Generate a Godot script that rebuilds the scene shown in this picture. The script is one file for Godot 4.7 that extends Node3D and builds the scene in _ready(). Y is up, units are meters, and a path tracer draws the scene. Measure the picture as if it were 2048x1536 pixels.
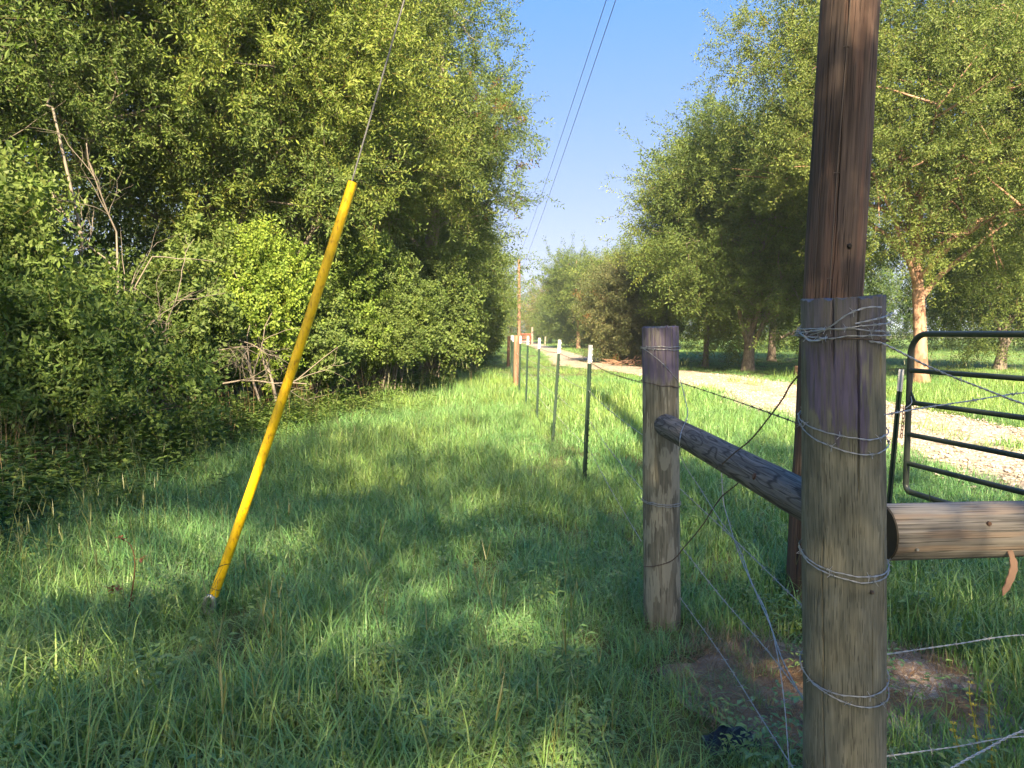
extends Node3D
# A grassy fence line beside a wood, morning sun from behind. Units are metres, the camera stands at the origin and looks along -z.

var used := {}
var rng := RandomNumberGenerator.new()
var mats := {}
var meshes := {}
var noise_patch := FastNoiseLite.new()
var noise_fine := FastNoiseLite.new()

# ---------------------------------------------------------------- mesh builder
class MB:
	var v := PackedVector3Array()
	var n := PackedVector3Array()
	var uv := PackedVector2Array()
	var c := PackedColorArray()
	var ix := PackedInt32Array()
	var tint := Color(1, 1, 1)

	func vert(p: Vector3, nn: Vector3, t := Vector2.ZERO) -> int:
		v.append(p); n.append(nn); uv.append(t); c.append(tint)
		return v.size() - 1

	func tri(a: int, b: int, d: int) -> void:
		var g := (v[d] - v[a]).cross(v[b] - v[a])
		if g.dot(n[a] + n[b] + n[d]) < 0.0:
			ix.append(a); ix.append(d); ix.append(b)
		else:
			ix.append(a); ix.append(b); ix.append(d)

	func face(a: Vector3, b: Vector3, d: Vector3) -> void:
		var g := (d - a).cross(b - a).normalized()
		var i := vert(a, g)
		vert(b, g); vert(d, g)
		ix.append(i); ix.append(i + 1); ix.append(i + 2)

	func quad(a: Vector3, b: Vector3, d: Vector3, e: Vector3) -> void:
		var g := (d - a).cross(b - a).normalized()
		var i := vert(a, g, Vector2(0, 0))
		vert(b, g, Vector2(1, 0)); vert(d, g, Vector2(1, 1)); vert(e, g, Vector2(0, 1))
		for k in [0, 1, 2, 0, 2, 3]:
			ix.append(i + k)

	func box(lo: Vector3, hi: Vector3, t := Transform3D()) -> void:
		var p := []
		for k in 8:
			p.append(t * Vector3(hi.x if k & 1 else lo.x, hi.y if k & 2 else lo.y, hi.z if k & 4 else lo.z))
		quad(p[0], p[2], p[3], p[1]); quad(p[4], p[5], p[7], p[6])
		quad(p[0], p[4], p[6], p[2]); quad(p[1], p[3], p[7], p[5])
		quad(p[2], p[6], p[7], p[3]); quad(p[0], p[1], p[5], p[4])

	func tube(pts: PackedVector3Array, rad: PackedFloat32Array, sides: int, caps := true, vs := 1.0) -> void:
		var cnt := pts.size()
		var first := v.size()
		var t := (pts[1] - pts[0]).normalized()
		var s := t.cross(Vector3.UP if absf(t.y) < 0.9 else Vector3.BACK).normalized()
		var run := 0.0
		for i in cnt:
			var t2 := (pts[mini(i + 1, cnt - 1)] - pts[maxi(i - 1, 0)]).normalized()
			s = (s - t2 * s.dot(t2)).normalized()
			var b := t2.cross(s)
			if i > 0:
				run += pts[i].distance_to(pts[i - 1])
			for k in sides + 1:
				var a := TAU * k / sides
				var o := s * cos(a) + b * sin(a)
				vert(pts[i] + o * rad[i], o, Vector2(float(k) / sides, run * vs))
		for i in cnt - 1:
			for k in sides:
				var q := first + i * (sides + 1) + k
				tri(q, q + 1, q + sides + 1)
				tri(q + 1, q + sides + 2, q + sides + 1)
		if caps:
			for e in [0, cnt - 1]:
				var d: Vector3 = (pts[0] - pts[1]).normalized() if e == 0 else (pts[cnt - 1] - pts[cnt - 2]).normalized()
				var m := vert(pts[e], d, Vector2(0.5, 0.5))
				var ring := v.size()
				for k in sides:
					vert(v[first + e * (sides + 1) + k], d, Vector2(0.5, 0.5))
				for k in sides:
					tri(m, ring + k, ring + (k + 1) % sides)

	func mesh() -> ArrayMesh:
		var a := []
		a.resize(Mesh.ARRAY_MAX)
		a[Mesh.ARRAY_VERTEX] = v
		a[Mesh.ARRAY_NORMAL] = n
		a[Mesh.ARRAY_TEX_UV] = uv
		a[Mesh.ARRAY_COLOR] = c
		a[Mesh.ARRAY_INDEX] = ix
		var m := ArrayMesh.new()
		m.add_surface_from_arrays(Mesh.PRIMITIVE_TRIANGLES, a)
		return m

# ---------------------------------------------------------------- naming and tagging
func numbered(called: String) -> String:
	var k: int = used.get(called, -1) + 1
	used[called] = k
	return called if k == 0 else "%s_%03d" % [called, k]

func tag(o: Node3D, label: String, category: String, group := "", kind := "") -> void:
	if label:
		o.set_meta("label", label)
	if category:
		o.set_meta("category", category)
	if group:
		o.set_meta("group", group)
	if kind:
		o.set_meta("kind", kind)

func thing(called: String, label: String, category: String, at := Vector3.ZERO, group := "") -> Node3D:
	var o := Node3D.new()
	o.name = numbered(called)
	add_child(o)
	o.position = at
	tag(o, label, category, group)
	return o

func part(called: String, m: Mesh, mat: Material, parent: Node3D) -> MeshInstance3D:
	var o := MeshInstance3D.new()
	o.name = called
	o.mesh = m
	o.material_override = mat
	parent.add_child(o, true)
	return o

func solo(called: String, m: Mesh, mat: Material, label: String, category: String, group := "", kind := "") -> MeshInstance3D:
	var o := MeshInstance3D.new()
	o.name = numbered(called)
	o.mesh = m
	o.material_override = mat
	add_child(o)
	tag(o, label, category, group, kind)
	return o

func copies(called: String, m: Mesh, mat: Material, where: Array, tints: PackedColorArray, parent: Node3D) -> MultiMeshInstance3D:
	var mm := MultiMesh.new()
	mm.transform_format = MultiMesh.TRANSFORM_3D
	mm.use_colors = true
	mm.mesh = m
	mm.instance_count = where.size()
	for i in where.size():
		mm.set_instance_transform(i, where[i])
		mm.set_instance_color(i, tints[i])
	var o := MultiMeshInstance3D.new()
	o.name = called
	o.multimesh = mm
	o.material_override = mat
	parent.add_child(o, true)
	return o

# ---------------------------------------------------------------- small maths
func rv(r: float) -> Vector3:
	return Vector3(rng.randfn(), rng.randfn(), rng.randfn()) * r

func dir() -> Vector3:
	return rv(1.0).normalized()

func lin(r: float, g: float, b: float) -> Color:
	return Color(r, g, b).linear_to_srgb()

func turned(y_axis: Vector3, roll: float, s: float) -> Basis:
	var y := y_axis.normalized()
	var x := y.cross(Vector3(0.31, 0.2, 0.93)).normalized()
	if x.length() < 0.5:
		x = Vector3.RIGHT
	var z := x.cross(y)
	var b := Basis(x, y, z) * Basis(Vector3.UP, roll)
	return b.scaled(Vector3(s, s, s))

func smooth(p: PackedVector3Array, step: float) -> PackedVector3Array:
	var c := Curve3D.new()
	c.bake_interval = step
	for i in p.size():
		var a := p[maxi(i - 1, 0)]
		var b := p[mini(i + 1, p.size() - 1)]
		var la := p[i].distance_to(a)
		var lb := p[i].distance_to(b)
		var t := (b - a).normalized()
		c.add_point(p[i], -t * la * 0.33, t * lb * 0.33)
	return c.get_baked_points()

func flat(n: int, r: float) -> PackedFloat32Array:
	var a := PackedFloat32Array()
	a.resize(n)
	a.fill(r)
	return a

func taper(n: int, r0: float, r1: float) -> PackedFloat32Array:
	var a := PackedFloat32Array()
	for i in n:
		a.append(lerpf(r0, r1, float(i) / (n - 1)))
	return a

# ---------------------------------------------------------------- materials
func plain(key: String, c: Color, rough := 0.7, metal := 0.0) -> StandardMaterial3D:
	if not mats.has(key):
		var m := StandardMaterial3D.new()
		m.resource_name = key
		m.albedo_color = c
		m.roughness = rough
		m.metallic = metal
		mats[key] = m
	return mats[key]

func leafy(key: String, rough: float, through: Color, spec := 0.5) -> StandardMaterial3D:
	if not mats.has(key):
		var m := StandardMaterial3D.new()
		m.resource_name = key
		m.vertex_color_use_as_albedo = true
		m.roughness = rough
		m.metallic_specular = spec
		m.cull_mode = BaseMaterial3D.CULL_DISABLED
		m.backlight_enabled = true
		m.backlight = through
		mats[key] = m
	return mats[key]

func noise_tex(size: int, kind: int, freq: float, oct: int, sd: int, ramp: Array, bump := false) -> NoiseTexture2D:
	var f := FastNoiseLite.new()
	f.noise_type = kind
	f.frequency = freq
	f.fractal_octaves = oct
	f.seed = sd
	if kind == FastNoiseLite.TYPE_CELLULAR:
		f.cellular_return_type = FastNoiseLite.RETURN_DISTANCE2_SUB if bump else FastNoiseLite.RETURN_CELL_VALUE
		f.fractal_type = FastNoiseLite.FRACTAL_NONE
	var t := NoiseTexture2D.new()
	t.width = size
	t.height = size
	t.seamless = true
	t.noise = f
	if ramp.size():
		var g := Gradient.new()
		var off := PackedFloat32Array()
		var col := PackedColorArray()
		for i in ramp.size():
			off.append(float(i) / (ramp.size() - 1))
			col.append(ramp[i])
		g.offsets = off
		g.colors = col
		t.color_ramp = g
	return t

func streaks(w: int, h: int, fx: float, stretch: int, sd: int, oct := 4) -> PackedByteArray:
	var f := FastNoiseLite.new()
	f.noise_type = FastNoiseLite.TYPE_SIMPLEX
	f.frequency = fx
	f.fractal_octaves = oct
	f.seed = sd
	var im := f.get_seamless_image(w, maxi(8, h / stretch))
	if stretch > 1:
		im.resize(w, h, Image.INTERPOLATE_CUBIC)
	im.convert(Image.FORMAT_L8)
	return im.get_data()

# Weathered round timber. style: colours from dark to light as linear triples, paint: a function (u, y) -> share of purple.
func timber(key: String, w: int, h: int, length: float, sd: int, dark: Color, mid: Color, light: Color, paint: Callable, patch := 0.0, swirl := 0.0, relief := 0.22, stain := Color(0, 0, 0, 0)) -> StandardMaterial3D:
	var a := streaks(w, h, 0.05, 9, sd)
	var b := streaks(w, h, 0.17, 20, sd + 1)
	var d := streaks(w, h, 0.010, 2, sd + 2)
	var e := streaks(w, h, 0.02, 4, sd + 3)
	var k := streaks(w, h, 0.22, 22, sd + 4)
	var sw := streaks(w, h, 0.011, 3, sd + 5, 2)
	var out := PackedByteArray()
	out.resize(w * h * 3)
	var bump := PackedByteArray()
	bump.resize(w * h)
	var purple := Color(0.115, 0.098, 0.15)
	for y in h:
		var yy := (float(y) + 0.5) / h * length
		for x in w:
			var i := y * w + x
			var fa := a[i] / 255.0
			var fb := b[i] / 255.0
			var fd := d[i] / 255.0
			var fe := e[i] / 255.0
			var g := clampf(0.5 + (fa - 0.5) * 0.45 + (fb - 0.5) * 0.55 + (fd - 0.5) * 0.6, 0.0, 1.0)
			if swirl > 0.0:
				var s := absf(fmod(sw[i] / 255.0 * 4.2 + fb * 0.10 + fa * 0.12, 1.0) - 0.5) * 2.0
				g = lerpf(g, smoothstep(0.05, 0.35, s) * (0.25 + 0.75 * fa), swirl)
			var col := dark.lerp(mid, g * 2.0) if g < 0.5 else mid.lerp(light, g * 2.0 - 1.0)
			if stain.a > 0.0:
				col = col.lerp(stain, smoothstep(0.52, 0.66, fe) * stain.a)
			if patch > 0.0:
				var q := smoothstep(0.5, 0.535, fe * 0.75 + fa * 0.25)
				col = col.lerp(light * 1.25, q * patch)
			var fk := k[i] / 255.0
			var crack := smoothstep(0.70, 0.78, fk)
			col = col.lerp(dark * 0.5, crack * 0.7)
			var p: float = paint.call(float(x) / w, yy, fe, fa)
			if p > 0.0:
				col = col.lerp(purple * (0.65 + 0.7 * fa), p * (0.45 + 0.5 * smoothstep(0.3, 0.6, fb * 0.5 + fa * 0.5)))
			col = Color(clampf(col.r, 0, 1), clampf(col.g, 0, 1), clampf(col.b, 0, 1)).linear_to_srgb()
			out[i * 3] = int(col.r * 255.0)
			out[i * 3 + 1] = int(col.g * 255.0)
			out[i * 3 + 2] = int(col.b * 255.0)
			bump[i] = int(clampf(fa * 110.0 + fb * 90.0 + fe * 50.0 - crack * 120.0, 0.0, 255.0))
	var m := StandardMaterial3D.new()
	m.resource_name = key
	m.albedo_texture = ImageTexture.create_from_image(Image.create_from_data(w, h, false, Image.FORMAT_RGB8, out))
	m.heightmap_enabled = true
	m.heightmap_texture = ImageTexture.create_from_image(Image.create_from_data(w, h, false, Image.FORMAT_L8, bump))
	m.heightmap_scale = relief
	m.roughness = 0.85
	m.metallic_specular = 0.3
	mats[key] = m
	return m

func no_paint(_u: float, _y: float, _a: float, _b: float) -> float:
	return 0.0

# A round log from p0 to p1 with wandering drying cracks cut into it. u = 0.5 faces +z; v counts from p0 in shares of the length.
func log_mesh(p0: Vector3, p1: Vector3, r0: float, r1: float, cracks: Array, sd: int, rows := 40, cut0 := Vector3.ZERO, cut1 := Vector3.ZERO) -> ArrayMesh:
	var mb := MB.new()
	var f := FastNoiseLite.new()
	f.seed = sd
	f.frequency = 1.0
	var ax := (p1 - p0)
	var length := ax.length()
	ax /= length
	var front := Vector3.BACK
	front = (front - ax * front.dot(ax)).normalized()
	var side := ax.cross(front)
	if side.x < 0.0 and absf(ax.y) > 0.5:
		side = -side
	var cols := []
	var near := func(t: float) -> bool:
		for cr in cracks:
			if absf(t - float(cr[0])) < 0.09:
				return true
		return false
	for i in 56:
		var t := -PI + TAU * (i + 0.5) / 56
		if not (near as Callable).call(t):
			cols.append([t, -1, 0.0])
	for i in cracks.size():
		var wd: float = cracks[i][3]
		for o in [-2.2, -1.0, 0.0, 1.0, 2.2]:
			cols.append([float(cracks[i][0]) + o * wd, i, o])
	cols.sort_custom(func(p, q): return p[0] < q[0])
	var nc := cols.size()
	for j in rows + 1:
		var s := float(j) / rows
		for k in nc + 1:
			var cc: Array = cols[k % nc]
			var t: float = cc[0] + (TAU if k == nc else 0.0)
			var r := lerpf(r0, r1, s)
			r *= 1.0 + 0.035 * f.get_noise_3d(cos(t) * 1.3, sin(t) * 1.3, s * length * 1.6) + 0.012 * f.get_noise_3d(cos(t) * 5, sin(t) * 5, s * length * 3.0)
			if cc[1] >= 0:
				var cr: Array = cracks[cc[1]]
				var live := smoothstep(float(cr[1]) - 0.03, float(cr[1]) + 0.05, s) * (1.0 - smoothstep(float(cr[2]) - 0.06, float(cr[2]) + 0.02, s))
				t += 0.05 * f.get_noise_2d(s * length * 2.5, 40.0 + cc[1] * 9.0) + 0.015 * f.get_noise_2d(s * length * 12.0, 80.0 + cc[1])
				if absf(cc[2]) < 0.5:
					r -= float(cr[4]) * live
			var o := front * cos(t) + side * sin(t)
			var at := p0 + ax * (length * s) + o * r
			if j == 0 and cut0 != Vector3.ZERO:
				at += ax * (-cut0.dot(o * r) / cut0.dot(ax))
			if j == rows and cut1 != Vector3.ZERO:
				at += ax * (-cut1.dot(o * r) / cut1.dot(ax)) + ax * (0.010 * f.get_noise_2d(t * 3.0, 7.0) + 0.006 * f.get_noise_2d(t * 11.0, 27.0))
			mb.vert(at, o, Vector2(0.5 + t / TAU, s))
	# normals from the surface itself
	for j in rows + 1:
		for k in nc + 1:
			var i := j * (nc + 1) + k
			var kl := k - 1 if k > 0 else nc - 1
			var kr := k + 1 if k < nc else 1
			var du := mb.v[j * (nc + 1) + kr] - mb.v[j * (nc + 1) + kl]
			var dv := mb.v[mini(j + 1, rows) * (nc + 1) + k] - mb.v[maxi(j - 1, 0) * (nc + 1) + k]
			var g := du.cross(dv).normalized()
			if g.dot(mb.n[i]) < 0:
				g = -g
			mb.n[i] = g
	for j in rows:
		for k in nc:
			var q := j * (nc + 1) + k
			mb.tri(q, q + 1, q + nc + 1)
			mb.tri(q + 1, q + nc + 2, q + nc + 1)
	for e in [0, rows]:
		var d := ax if e else -ax
		var m := mb.vert((p1 if e else p0), d, Vector2(0.5, 0.5))
		var ring := mb.v.size()
		for k in nc:
			mb.vert(mb.v[e * (nc + 1) + k], d, mb.uv[e * (nc + 1) + k])
		for k in nc:
			mb.tri(m, ring + k, ring + (k + 1) % nc)
	return mb.mesh()

# ---------------------------------------------------------------- leaves and grass
func sprig(n: int, length: float, ll: float, lw: float, sd: int, droop := 0.0) -> ArrayMesh:
	rng.seed = sd
	var mb := MB.new()
	mb.tint = Color(1.25, 0.62, 0.9)
	for q in 2:
		var tw := Vector3(0.004, 0, 0).rotated(Vector3.UP, q * PI * 0.5)
		mb.face(-tw, tw, Vector3(0, length * 0.95, 0))
	for i in n:
		var t := pow((i + 0.6) / n, 0.8)
		var stem := Vector3(rng.randfn() * 0.05, t, rng.randfn() * 0.05) * length
		var a := i * 2.4 + rng.randf() * 0.7
		var out := Vector3(cos(a), rng.randf_range(0.1, 0.9) - droop, sin(a)).normalized()
		stem += out * rng.randf() * length * 0.13
		var l := ll * rng.randf_range(0.45, 1.35)
		var w := lw * rng.randf_range(0.75, 1.15)
		var side := out.cross(dir()).normalized()
		var up := side.cross(out).normalized()
		var k := rng.randf_range(0.75, 1.25)
		mb.tint = Color(k * rng.randf_range(0.88, 1.16), k, k * rng.randf_range(0.8, 1.15))
		var b := stem
		var m := stem + out * l * 0.48
		var tip := stem + out * l - up * l * 0.12
		var le := m + side * w * 0.5 + up * w * 0.14
		var ri := m - side * w * 0.5 + up * w * 0.14
		mb.face(b, le, tip)
		mb.face(b, tip, ri)
	return mb.mesh()

# Several sprigs of leaves round one point, so that a crown needs fewer copies.
func bough(n: int, rad: float, per: int, length: float, ll: float, lw: float, sd: int, droop := 0.0) -> ArrayMesh:
	var kinds := []
	for i in 3:
		kinds.append(sprig(per, length, ll, lw, sd + i, droop))
	rng.seed = sd + 50
	var st := SurfaceTool.new()
	st.begin(Mesh.PRIMITIVE_TRIANGLES)
	for i in n:
		var p := rv(rad * 0.55) + Vector3(0, rad * 0.5, 0)
		p.y *= 0.8
		st.append_from(kinds[i % 3], 0, Transform3D(turned(p.normalized() + rv(0.5) + Vector3(0, 0.3, 0), rng.randf() * TAU, rng.randf_range(0.8, 1.2)), p))
	return st.commit()

func blade(mb: MB, base: Vector3, az: float, length: float, width: float, lean: float, bend: float, segs: int) -> void:
	var h := Vector3(cos(az), 0, sin(az))
	var s := Vector3(-sin(az), 0, cos(az)).rotated(Vector3.UP, rng.randf_range(-0.6, 0.6))
	var p := base
	var ang := lean
	var last := -1
	for i in segs + 1:
		var t := float(i) / segs
		var w := width * (1.0 - pow(t, 2.2)) * (0.7 + 0.3 * minf(1.0, t * 4.0))
		var d := h * sin(ang) + Vector3.UP * cos(ang)
		var nn := s.cross(d).normalized()
		if i == segs:
			var q := mb.vert(p, nn)
			mb.tri(last, last + 1, q)
		else:
			var q := mb.vert(p - s * w * 0.5, (nn - s * 0.35).normalized())
			mb.vert(p + s * w * 0.5, (nn + s * 0.35).normalized())
			if last >= 0:
				mb.tri(last, last + 1, q)
				mb.tri(last + 1, q + 1, q)
			last = q
		p += d * (length / segs)
		ang += bend / segs * (0.4 + 1.2 * t)

func tuft(n: int, rad: float, l0: float, l1: float, w: float, lean: float, b0: float, b1: float, sd: int, segs := 4) -> ArrayMesh:
	rng.seed = sd
	var mb := MB.new()
	for i in n:
		var k := rng.randf_range(0.72, 1.3)
		mb.tint = Color(k * rng.randf_range(0.85, 1.3), k, k * rng.randf_range(0.75, 1.25))
		if rng.randf() < 0.07:
			mb.tint = Color(2.6, 1.45, 1.6)
		var a := rng.randf() * TAU
		blade(mb, Vector3(cos(a), 0, sin(a)) * rad * sqrt(rng.randf()) - Vector3(0, 0.01, 0), rng.randf() * TAU, rng.randf_range(l0, l1), w * rng.randf_range(0.6, 1.3), rng.randf_range(0.0, lean), rng.randf_range(b0, b1), segs)
	return mb.mesh()

func stalk(sd: int) -> ArrayMesh:
	rng.seed = sd
	var mb := MB.new()
	for j in 2:
		var a := rng.randf() * TAU
		var l := rng.randf_range(0.42, 0.62)
		mb.tint = Color(1.25, 1.1, 0.9)
		blade(mb, Vector3(rng.randfn() * 0.02, 0, rng.randfn() * 0.02), a, l, 0.0022, 0.1, 0.25, 3)
		mb.tint = Color(1.6, 1.25, 1.0)
		for s in 2:
			blade(mb, Vector3(cos(a) * 0.08, 0.97, sin(a) * 0.08) * l * 0.97, a + s * 2.6 + 0.4, 0.09, 0.004, 0.35, 0.2, 2)
	return mb.mesh()

func broad_weed(sd: int) -> ArrayMesh:
	rng.seed = sd
	var mb := MB.new()
	for i in 22:
		var a := rng.randf() * TAU
		var h := rng.randf_range(0.05, 0.55)
		var out := Vector3(cos(a), rng.randf_range(-0.1, 0.6), sin(a)).normalized()
		var b := Vector3(rng.randfn() * 0.05, h, rng.randfn() * 0.05)
		var l := rng.randf_range(0.07, 0.13)
		var w := l * 0.5
		var side := out.cross(Vector3.UP).normalized()
		var up := side.cross(out)
		var k := rng.randf_range(0.75, 1.25)
		mb.tint = Color(k, k, k)
		b += out * 0.05
		mb.face(b, b + out * l * 0.45 + side * w * 0.5 + up * w * 0.1, b + out * l - up * l * 0.2)
		mb.face(b, b + out * l - up * l * 0.2, b + out * l * 0.45 - side * w * 0.5 + up * w * 0.1)
	return mb.mesh()

# ---------------------------------------------------------------- trees
# o: h, r (crown radii Vector3), cy (crown centre height), tr (trunk radius), n (sprigs), s (sprig scale), c1, c2 (leaf colours, linear), limbs, first, path (trunk points)
func tree(called: String, label: String, at: Vector3, sd: int, o: Dictionary, group := "") -> Node3D:
	rng.seed = sd
	var root := thing(called, label, o.get("category", "tree"), at, group)
	var h: float = o.h
	var cc := Vector3(o.get("cx", 0.0), o.cy, o.get("cz", 0.0))
	var rr: Vector3 = o.r
	var path := PackedVector3Array()
	if o.has("path"):
		for p in o.path:
			path.append(p)
	else:
		var lean := Vector3(rng.randfn() * 0.05, 1, rng.randfn() * 0.05)
		for i in 6:
			var y := h * 0.9 * i / 5.0
			path.append(lean * y + Vector3(rng.randfn(), 0, rng.randfn()) * 0.05 * y / 3.0 * (1.0 if i else 0.0))
		path[0].y = -0.1
	path = smooth(path, 0.5)
	var np := path.size()
	var tr: float = o.tr
	var rad := PackedFloat32Array()
	for i in np:
		var t := float(i) / (np - 1)
		rad.append(tr * (1.0 - 0.86 * t) * (1.0 + 0.45 * exp(-path[i].y * 3.0)))
	var tm := MB.new()
	tm.tube(path, rad, 9, true, 0.5)
	part("trunk", tm.mesh(), o.get("bark", mats.bark), root)
	var wood := MB.new()
	var clumps := PackedVector3Array()
	var clump_r := PackedFloat32Array()
	var limbs: int = o.get("limbs", 16)
	var first: float = o.get("first", 0.22)
	var cs: float = o.get("clump", 0.2) * (rr.x + rr.y + rr.z) / 3.0
	for i in limbs:
		var t := lerpf(first, 0.98, pow((i + rng.randf() * 0.6) / limbs, 0.9))
		var pi := clampi(int(t * (np - 1)), 0, np - 1)
		var a0 := path[pi]
		var az := i * 2.4 + rng.randf() * 0.8
		var lift := (a0.y - cc.y) / rr.y * 0.75 + rng.randf_range(-0.25, 0.45)
		lift = clampf(lift, -0.95, 0.97)
		var ring := sqrt(maxf(0.03, 1.0 - lift * lift))
		var target := cc + Vector3(cos(az) * ring * rr.x, lift * rr.y, sin(az) * ring * rr.z) * rng.randf_range(0.62, 1.0)
		var ctl := a0.lerp(target, 0.5) + Vector3(0, 0.16, 0) * a0.distance_to(target)
		var lp := PackedVector3Array()
		for q in 6:
			var u := q / 5.0
			lp.append(a0 * (1 - u) * (1 - u) + ctl * 2.0 * u * (1 - u) + target * u * u + (rv(0.05) if q > 0 else Vector3.ZERO))
		var lr := clampf(rad[pi] * 0.6, 0.02, 0.16)
		wood.tube(lp, taper(6, lr, 0.014), 6, false)
		clumps.append(target); clump_r.append(cs)
		var subs: int = o.get("subs", 5)
		for s in subs:
			var u := rng.randf_range(0.3, 1.0)
			var b0 := lp[clampi(int(u * 5.0), 0, 4)].lerp(lp[clampi(int(u * 5.0) + 1, 0, 5)], fposmod(u * 5.0, 1.0))
			var reach := (target - a0).length() * rng.randf_range(0.22, 0.48) + cs * 0.5
			var d := (dir() + (target - a0).normalized() * 0.7 + Vector3(0, 0.15, 0)).normalized()
			var b1 := b0 + d * reach
			wood.tube(PackedVector3Array([b0, b0.lerp(b1, 0.5) + rv(0.04), b1]), PackedFloat32Array([lr * 0.42, lr * 0.25, 0.006]), 4, false)
			clumps.append(b1); clump_r.append(cs * rng.randf_range(0.55, 1.0))
			if rng.randf() < 0.6:
				clumps.append(b0.lerp(b1, 0.55) + rv(cs * 0.3)); clump_r.append(cs * 0.6)
	part("branches", wood.mesh(), o.get("bark", mats.bark), root)
	var where := []
	var tints := PackedColorArray()
	var n: int = int(o.n / 5.5)
	var c1: Color = o.c1
	var c2: Color = o.c2
	var sc: float = o.get("s", 1.2)
	var cut: Vector3 = o.get("cut", Vector3(0, -99, 0))
	var tone := PackedFloat32Array()
	for i in clumps.size():
		tone.append(rng.randf())
	for i in n:
		var k := rng.randi() % clumps.size()
		var off := rv(clump_r[k] * 0.62)
		off.y *= 0.7
		var p := clumps[k] + off
		if p.y < o.get("low", 0.25):
			continue
		var y := (off.normalized() * 0.7 + (p - cc).normalized() * 0.6 + rv(0.45) + Vector3(0, 0.1, 0))
		where.append(Transform3D(turned(y, rng.randf() * TAU, sc * rng.randf_range(0.7, 1.25)), p))
		var m := c1.lerp(c2, clampf(tone[k] * 0.65 + rng.randf() * 0.45 - 0.05, 0.0, 1.0))
		if rng.randf() < o.get("dry", 0.0):
			m = Color(0.2, 0.11, 0.04)
		tints.append(m)
	copies("crown", o.get("leaf", meshes.oak), o.get("lm", mats.leaf), where, tints, root).set_meta("kind", "stuff")
	return root

# A bush or a mound of vines: stems from the base, foliage over a lumpy shell.
func bush(called: String, label: String, at: Vector3, sd: int, o: Dictionary, group := "") -> Node3D:
	rng.seed = sd
	var root := thing(called, label, o.get("category", "shrub"), at, group)
	var rr: Vector3 = o.r
	var cc := Vector3(0, o.get("cy", rr.y * 0.95), 0)
	var wood := MB.new()
	var lumps := []
	for i in o.get("lumps", 26):
		var d := dir()
		d.y = absf(d.y) * 1.2 - 0.45
		var p := cc + d.normalized() * rr * rng.randf_range(0.45, 0.92)
		p.y = maxf(p.y, 0.15)
		lumps.append([p, rng.randf_range(0.16, 0.34) * (rr.x + rr.y) * 0.5, rng.randf()])
		var b0 := Vector3(rng.randfn(), 0, rng.randfn()) * 0.18 * rr.x - Vector3(0, 0.05, 0)
		wood.tube(PackedVector3Array([b0, b0.lerp(p, 0.5) + Vector3(0, rr.y * 0.2, 0) + rv(0.06), p]), PackedFloat32Array([o.get("stem", 0.018), 0.012, 0.004]), 5, false)
	part("stems", wood.mesh(), o.get("bark", mats.bark), root)
	var where := []
	var tints := PackedColorArray()
	var c1: Color = o.c1
	var c2: Color = o.c2
	var sc: float = o.get("s", 1.0)
	for i in int(o.n / 4.0):
		var l: Array = lumps[rng.randi() % lumps.size()]
		var off := dir() * float(l[1]) * pow(rng.randf(), 0.45)
		var p: Vector3 = l[0] + off
		if p.y < 0.05:
			continue
		var y := off.normalized() * 0.7 + (p - cc).normalized() * 0.7 + rv(0.4) + Vector3(0, 0.2, 0)
		where.append(Transform3D(turned(y, rng.randf() * TAU, sc * rng.randf_range(0.7, 1.25)), p))
		tints.append(c1.lerp(c2, clampf(float(l[2]) * 0.6 + rng.randf() * 0.5 - 0.05, 0.0, 1.0)))
	copies("foliage", o.get("leaf", meshes.vine), o.get("lm", mats.leaf), where, tints, root).set_meta("kind", "stuff")
	return root

func twigs(mb: MB, p: Vector3, d: Vector3, length: float, r: float, depth: int, droop: float) -> void:
	var pts := PackedVector3Array([p])
	var dd := d.normalized()
	var seg := 5
	for i in seg:
		dd = (dd + rv(0.16) + Vector3(0, -droop, 0)).normalized()
		pts.append(pts[i] + dd * length / seg)
	mb.tube(pts, taper(seg + 1, r, r * (0.5 if depth > 0 else 0.25)), 5 if r > 0.008 else 4, false)
	if depth <= 0:
		return
	for i in rng.randi_range(3, 5):
		var k := rng.randi_range(1, seg)
		var nd := ((pts[k] - pts[k - 1]).normalized() + dir() * 0.9).normalized()
		twigs(mb, pts[k], nd, length * rng.randf_range(0.4, 0.65), r * 0.5, depth - 1, droop)

func dead_sapling(label: String, at: Vector3, sd: int, d: Vector3, length: float, r: float, depth: int, droop := 0.0) -> void:
	rng.seed = sd
	var mb := MB.new()
	twigs(mb, Vector3(0, -0.05, 0), d, length, r, depth, droop)
	var o := solo("dead_sapling", mb.mesh(), mats.deadwood, label, "dead sapling")
	o.position = at

# ---------------------------------------------------------------- fence pieces
func barb_mesh() -> ArrayMesh:
	rng.seed = 5
	var mb := MB.new()
	var pts := PackedVector3Array()
	for i in 13:
		var a := i / 12.0 * TAU * 2.0
		pts.append(Vector3(cos(a) * 0.0031, lerpf(-0.0035, 0.0035, i / 12.0), sin(a) * 0.0031))
	mb.tube(pts, flat(13, 0.0009), 4, false)
	for s in [[0.3, 1], [2.1, -1], [3.5, 1], [5.3, -1]]:
		var d := Vector3(cos(s[0]), 0.35 * s[1], sin(s[0])).normalized()
		mb.tube(PackedVector3Array([Vector3(0, 0.003 * s[1], 0) + d * 0.001, d * 0.0135 + Vector3(0, 0.003 * s[1], 0)]), PackedFloat32Array([0.0010, 0.0005]), 4, true)
	return mb.mesh()

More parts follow.
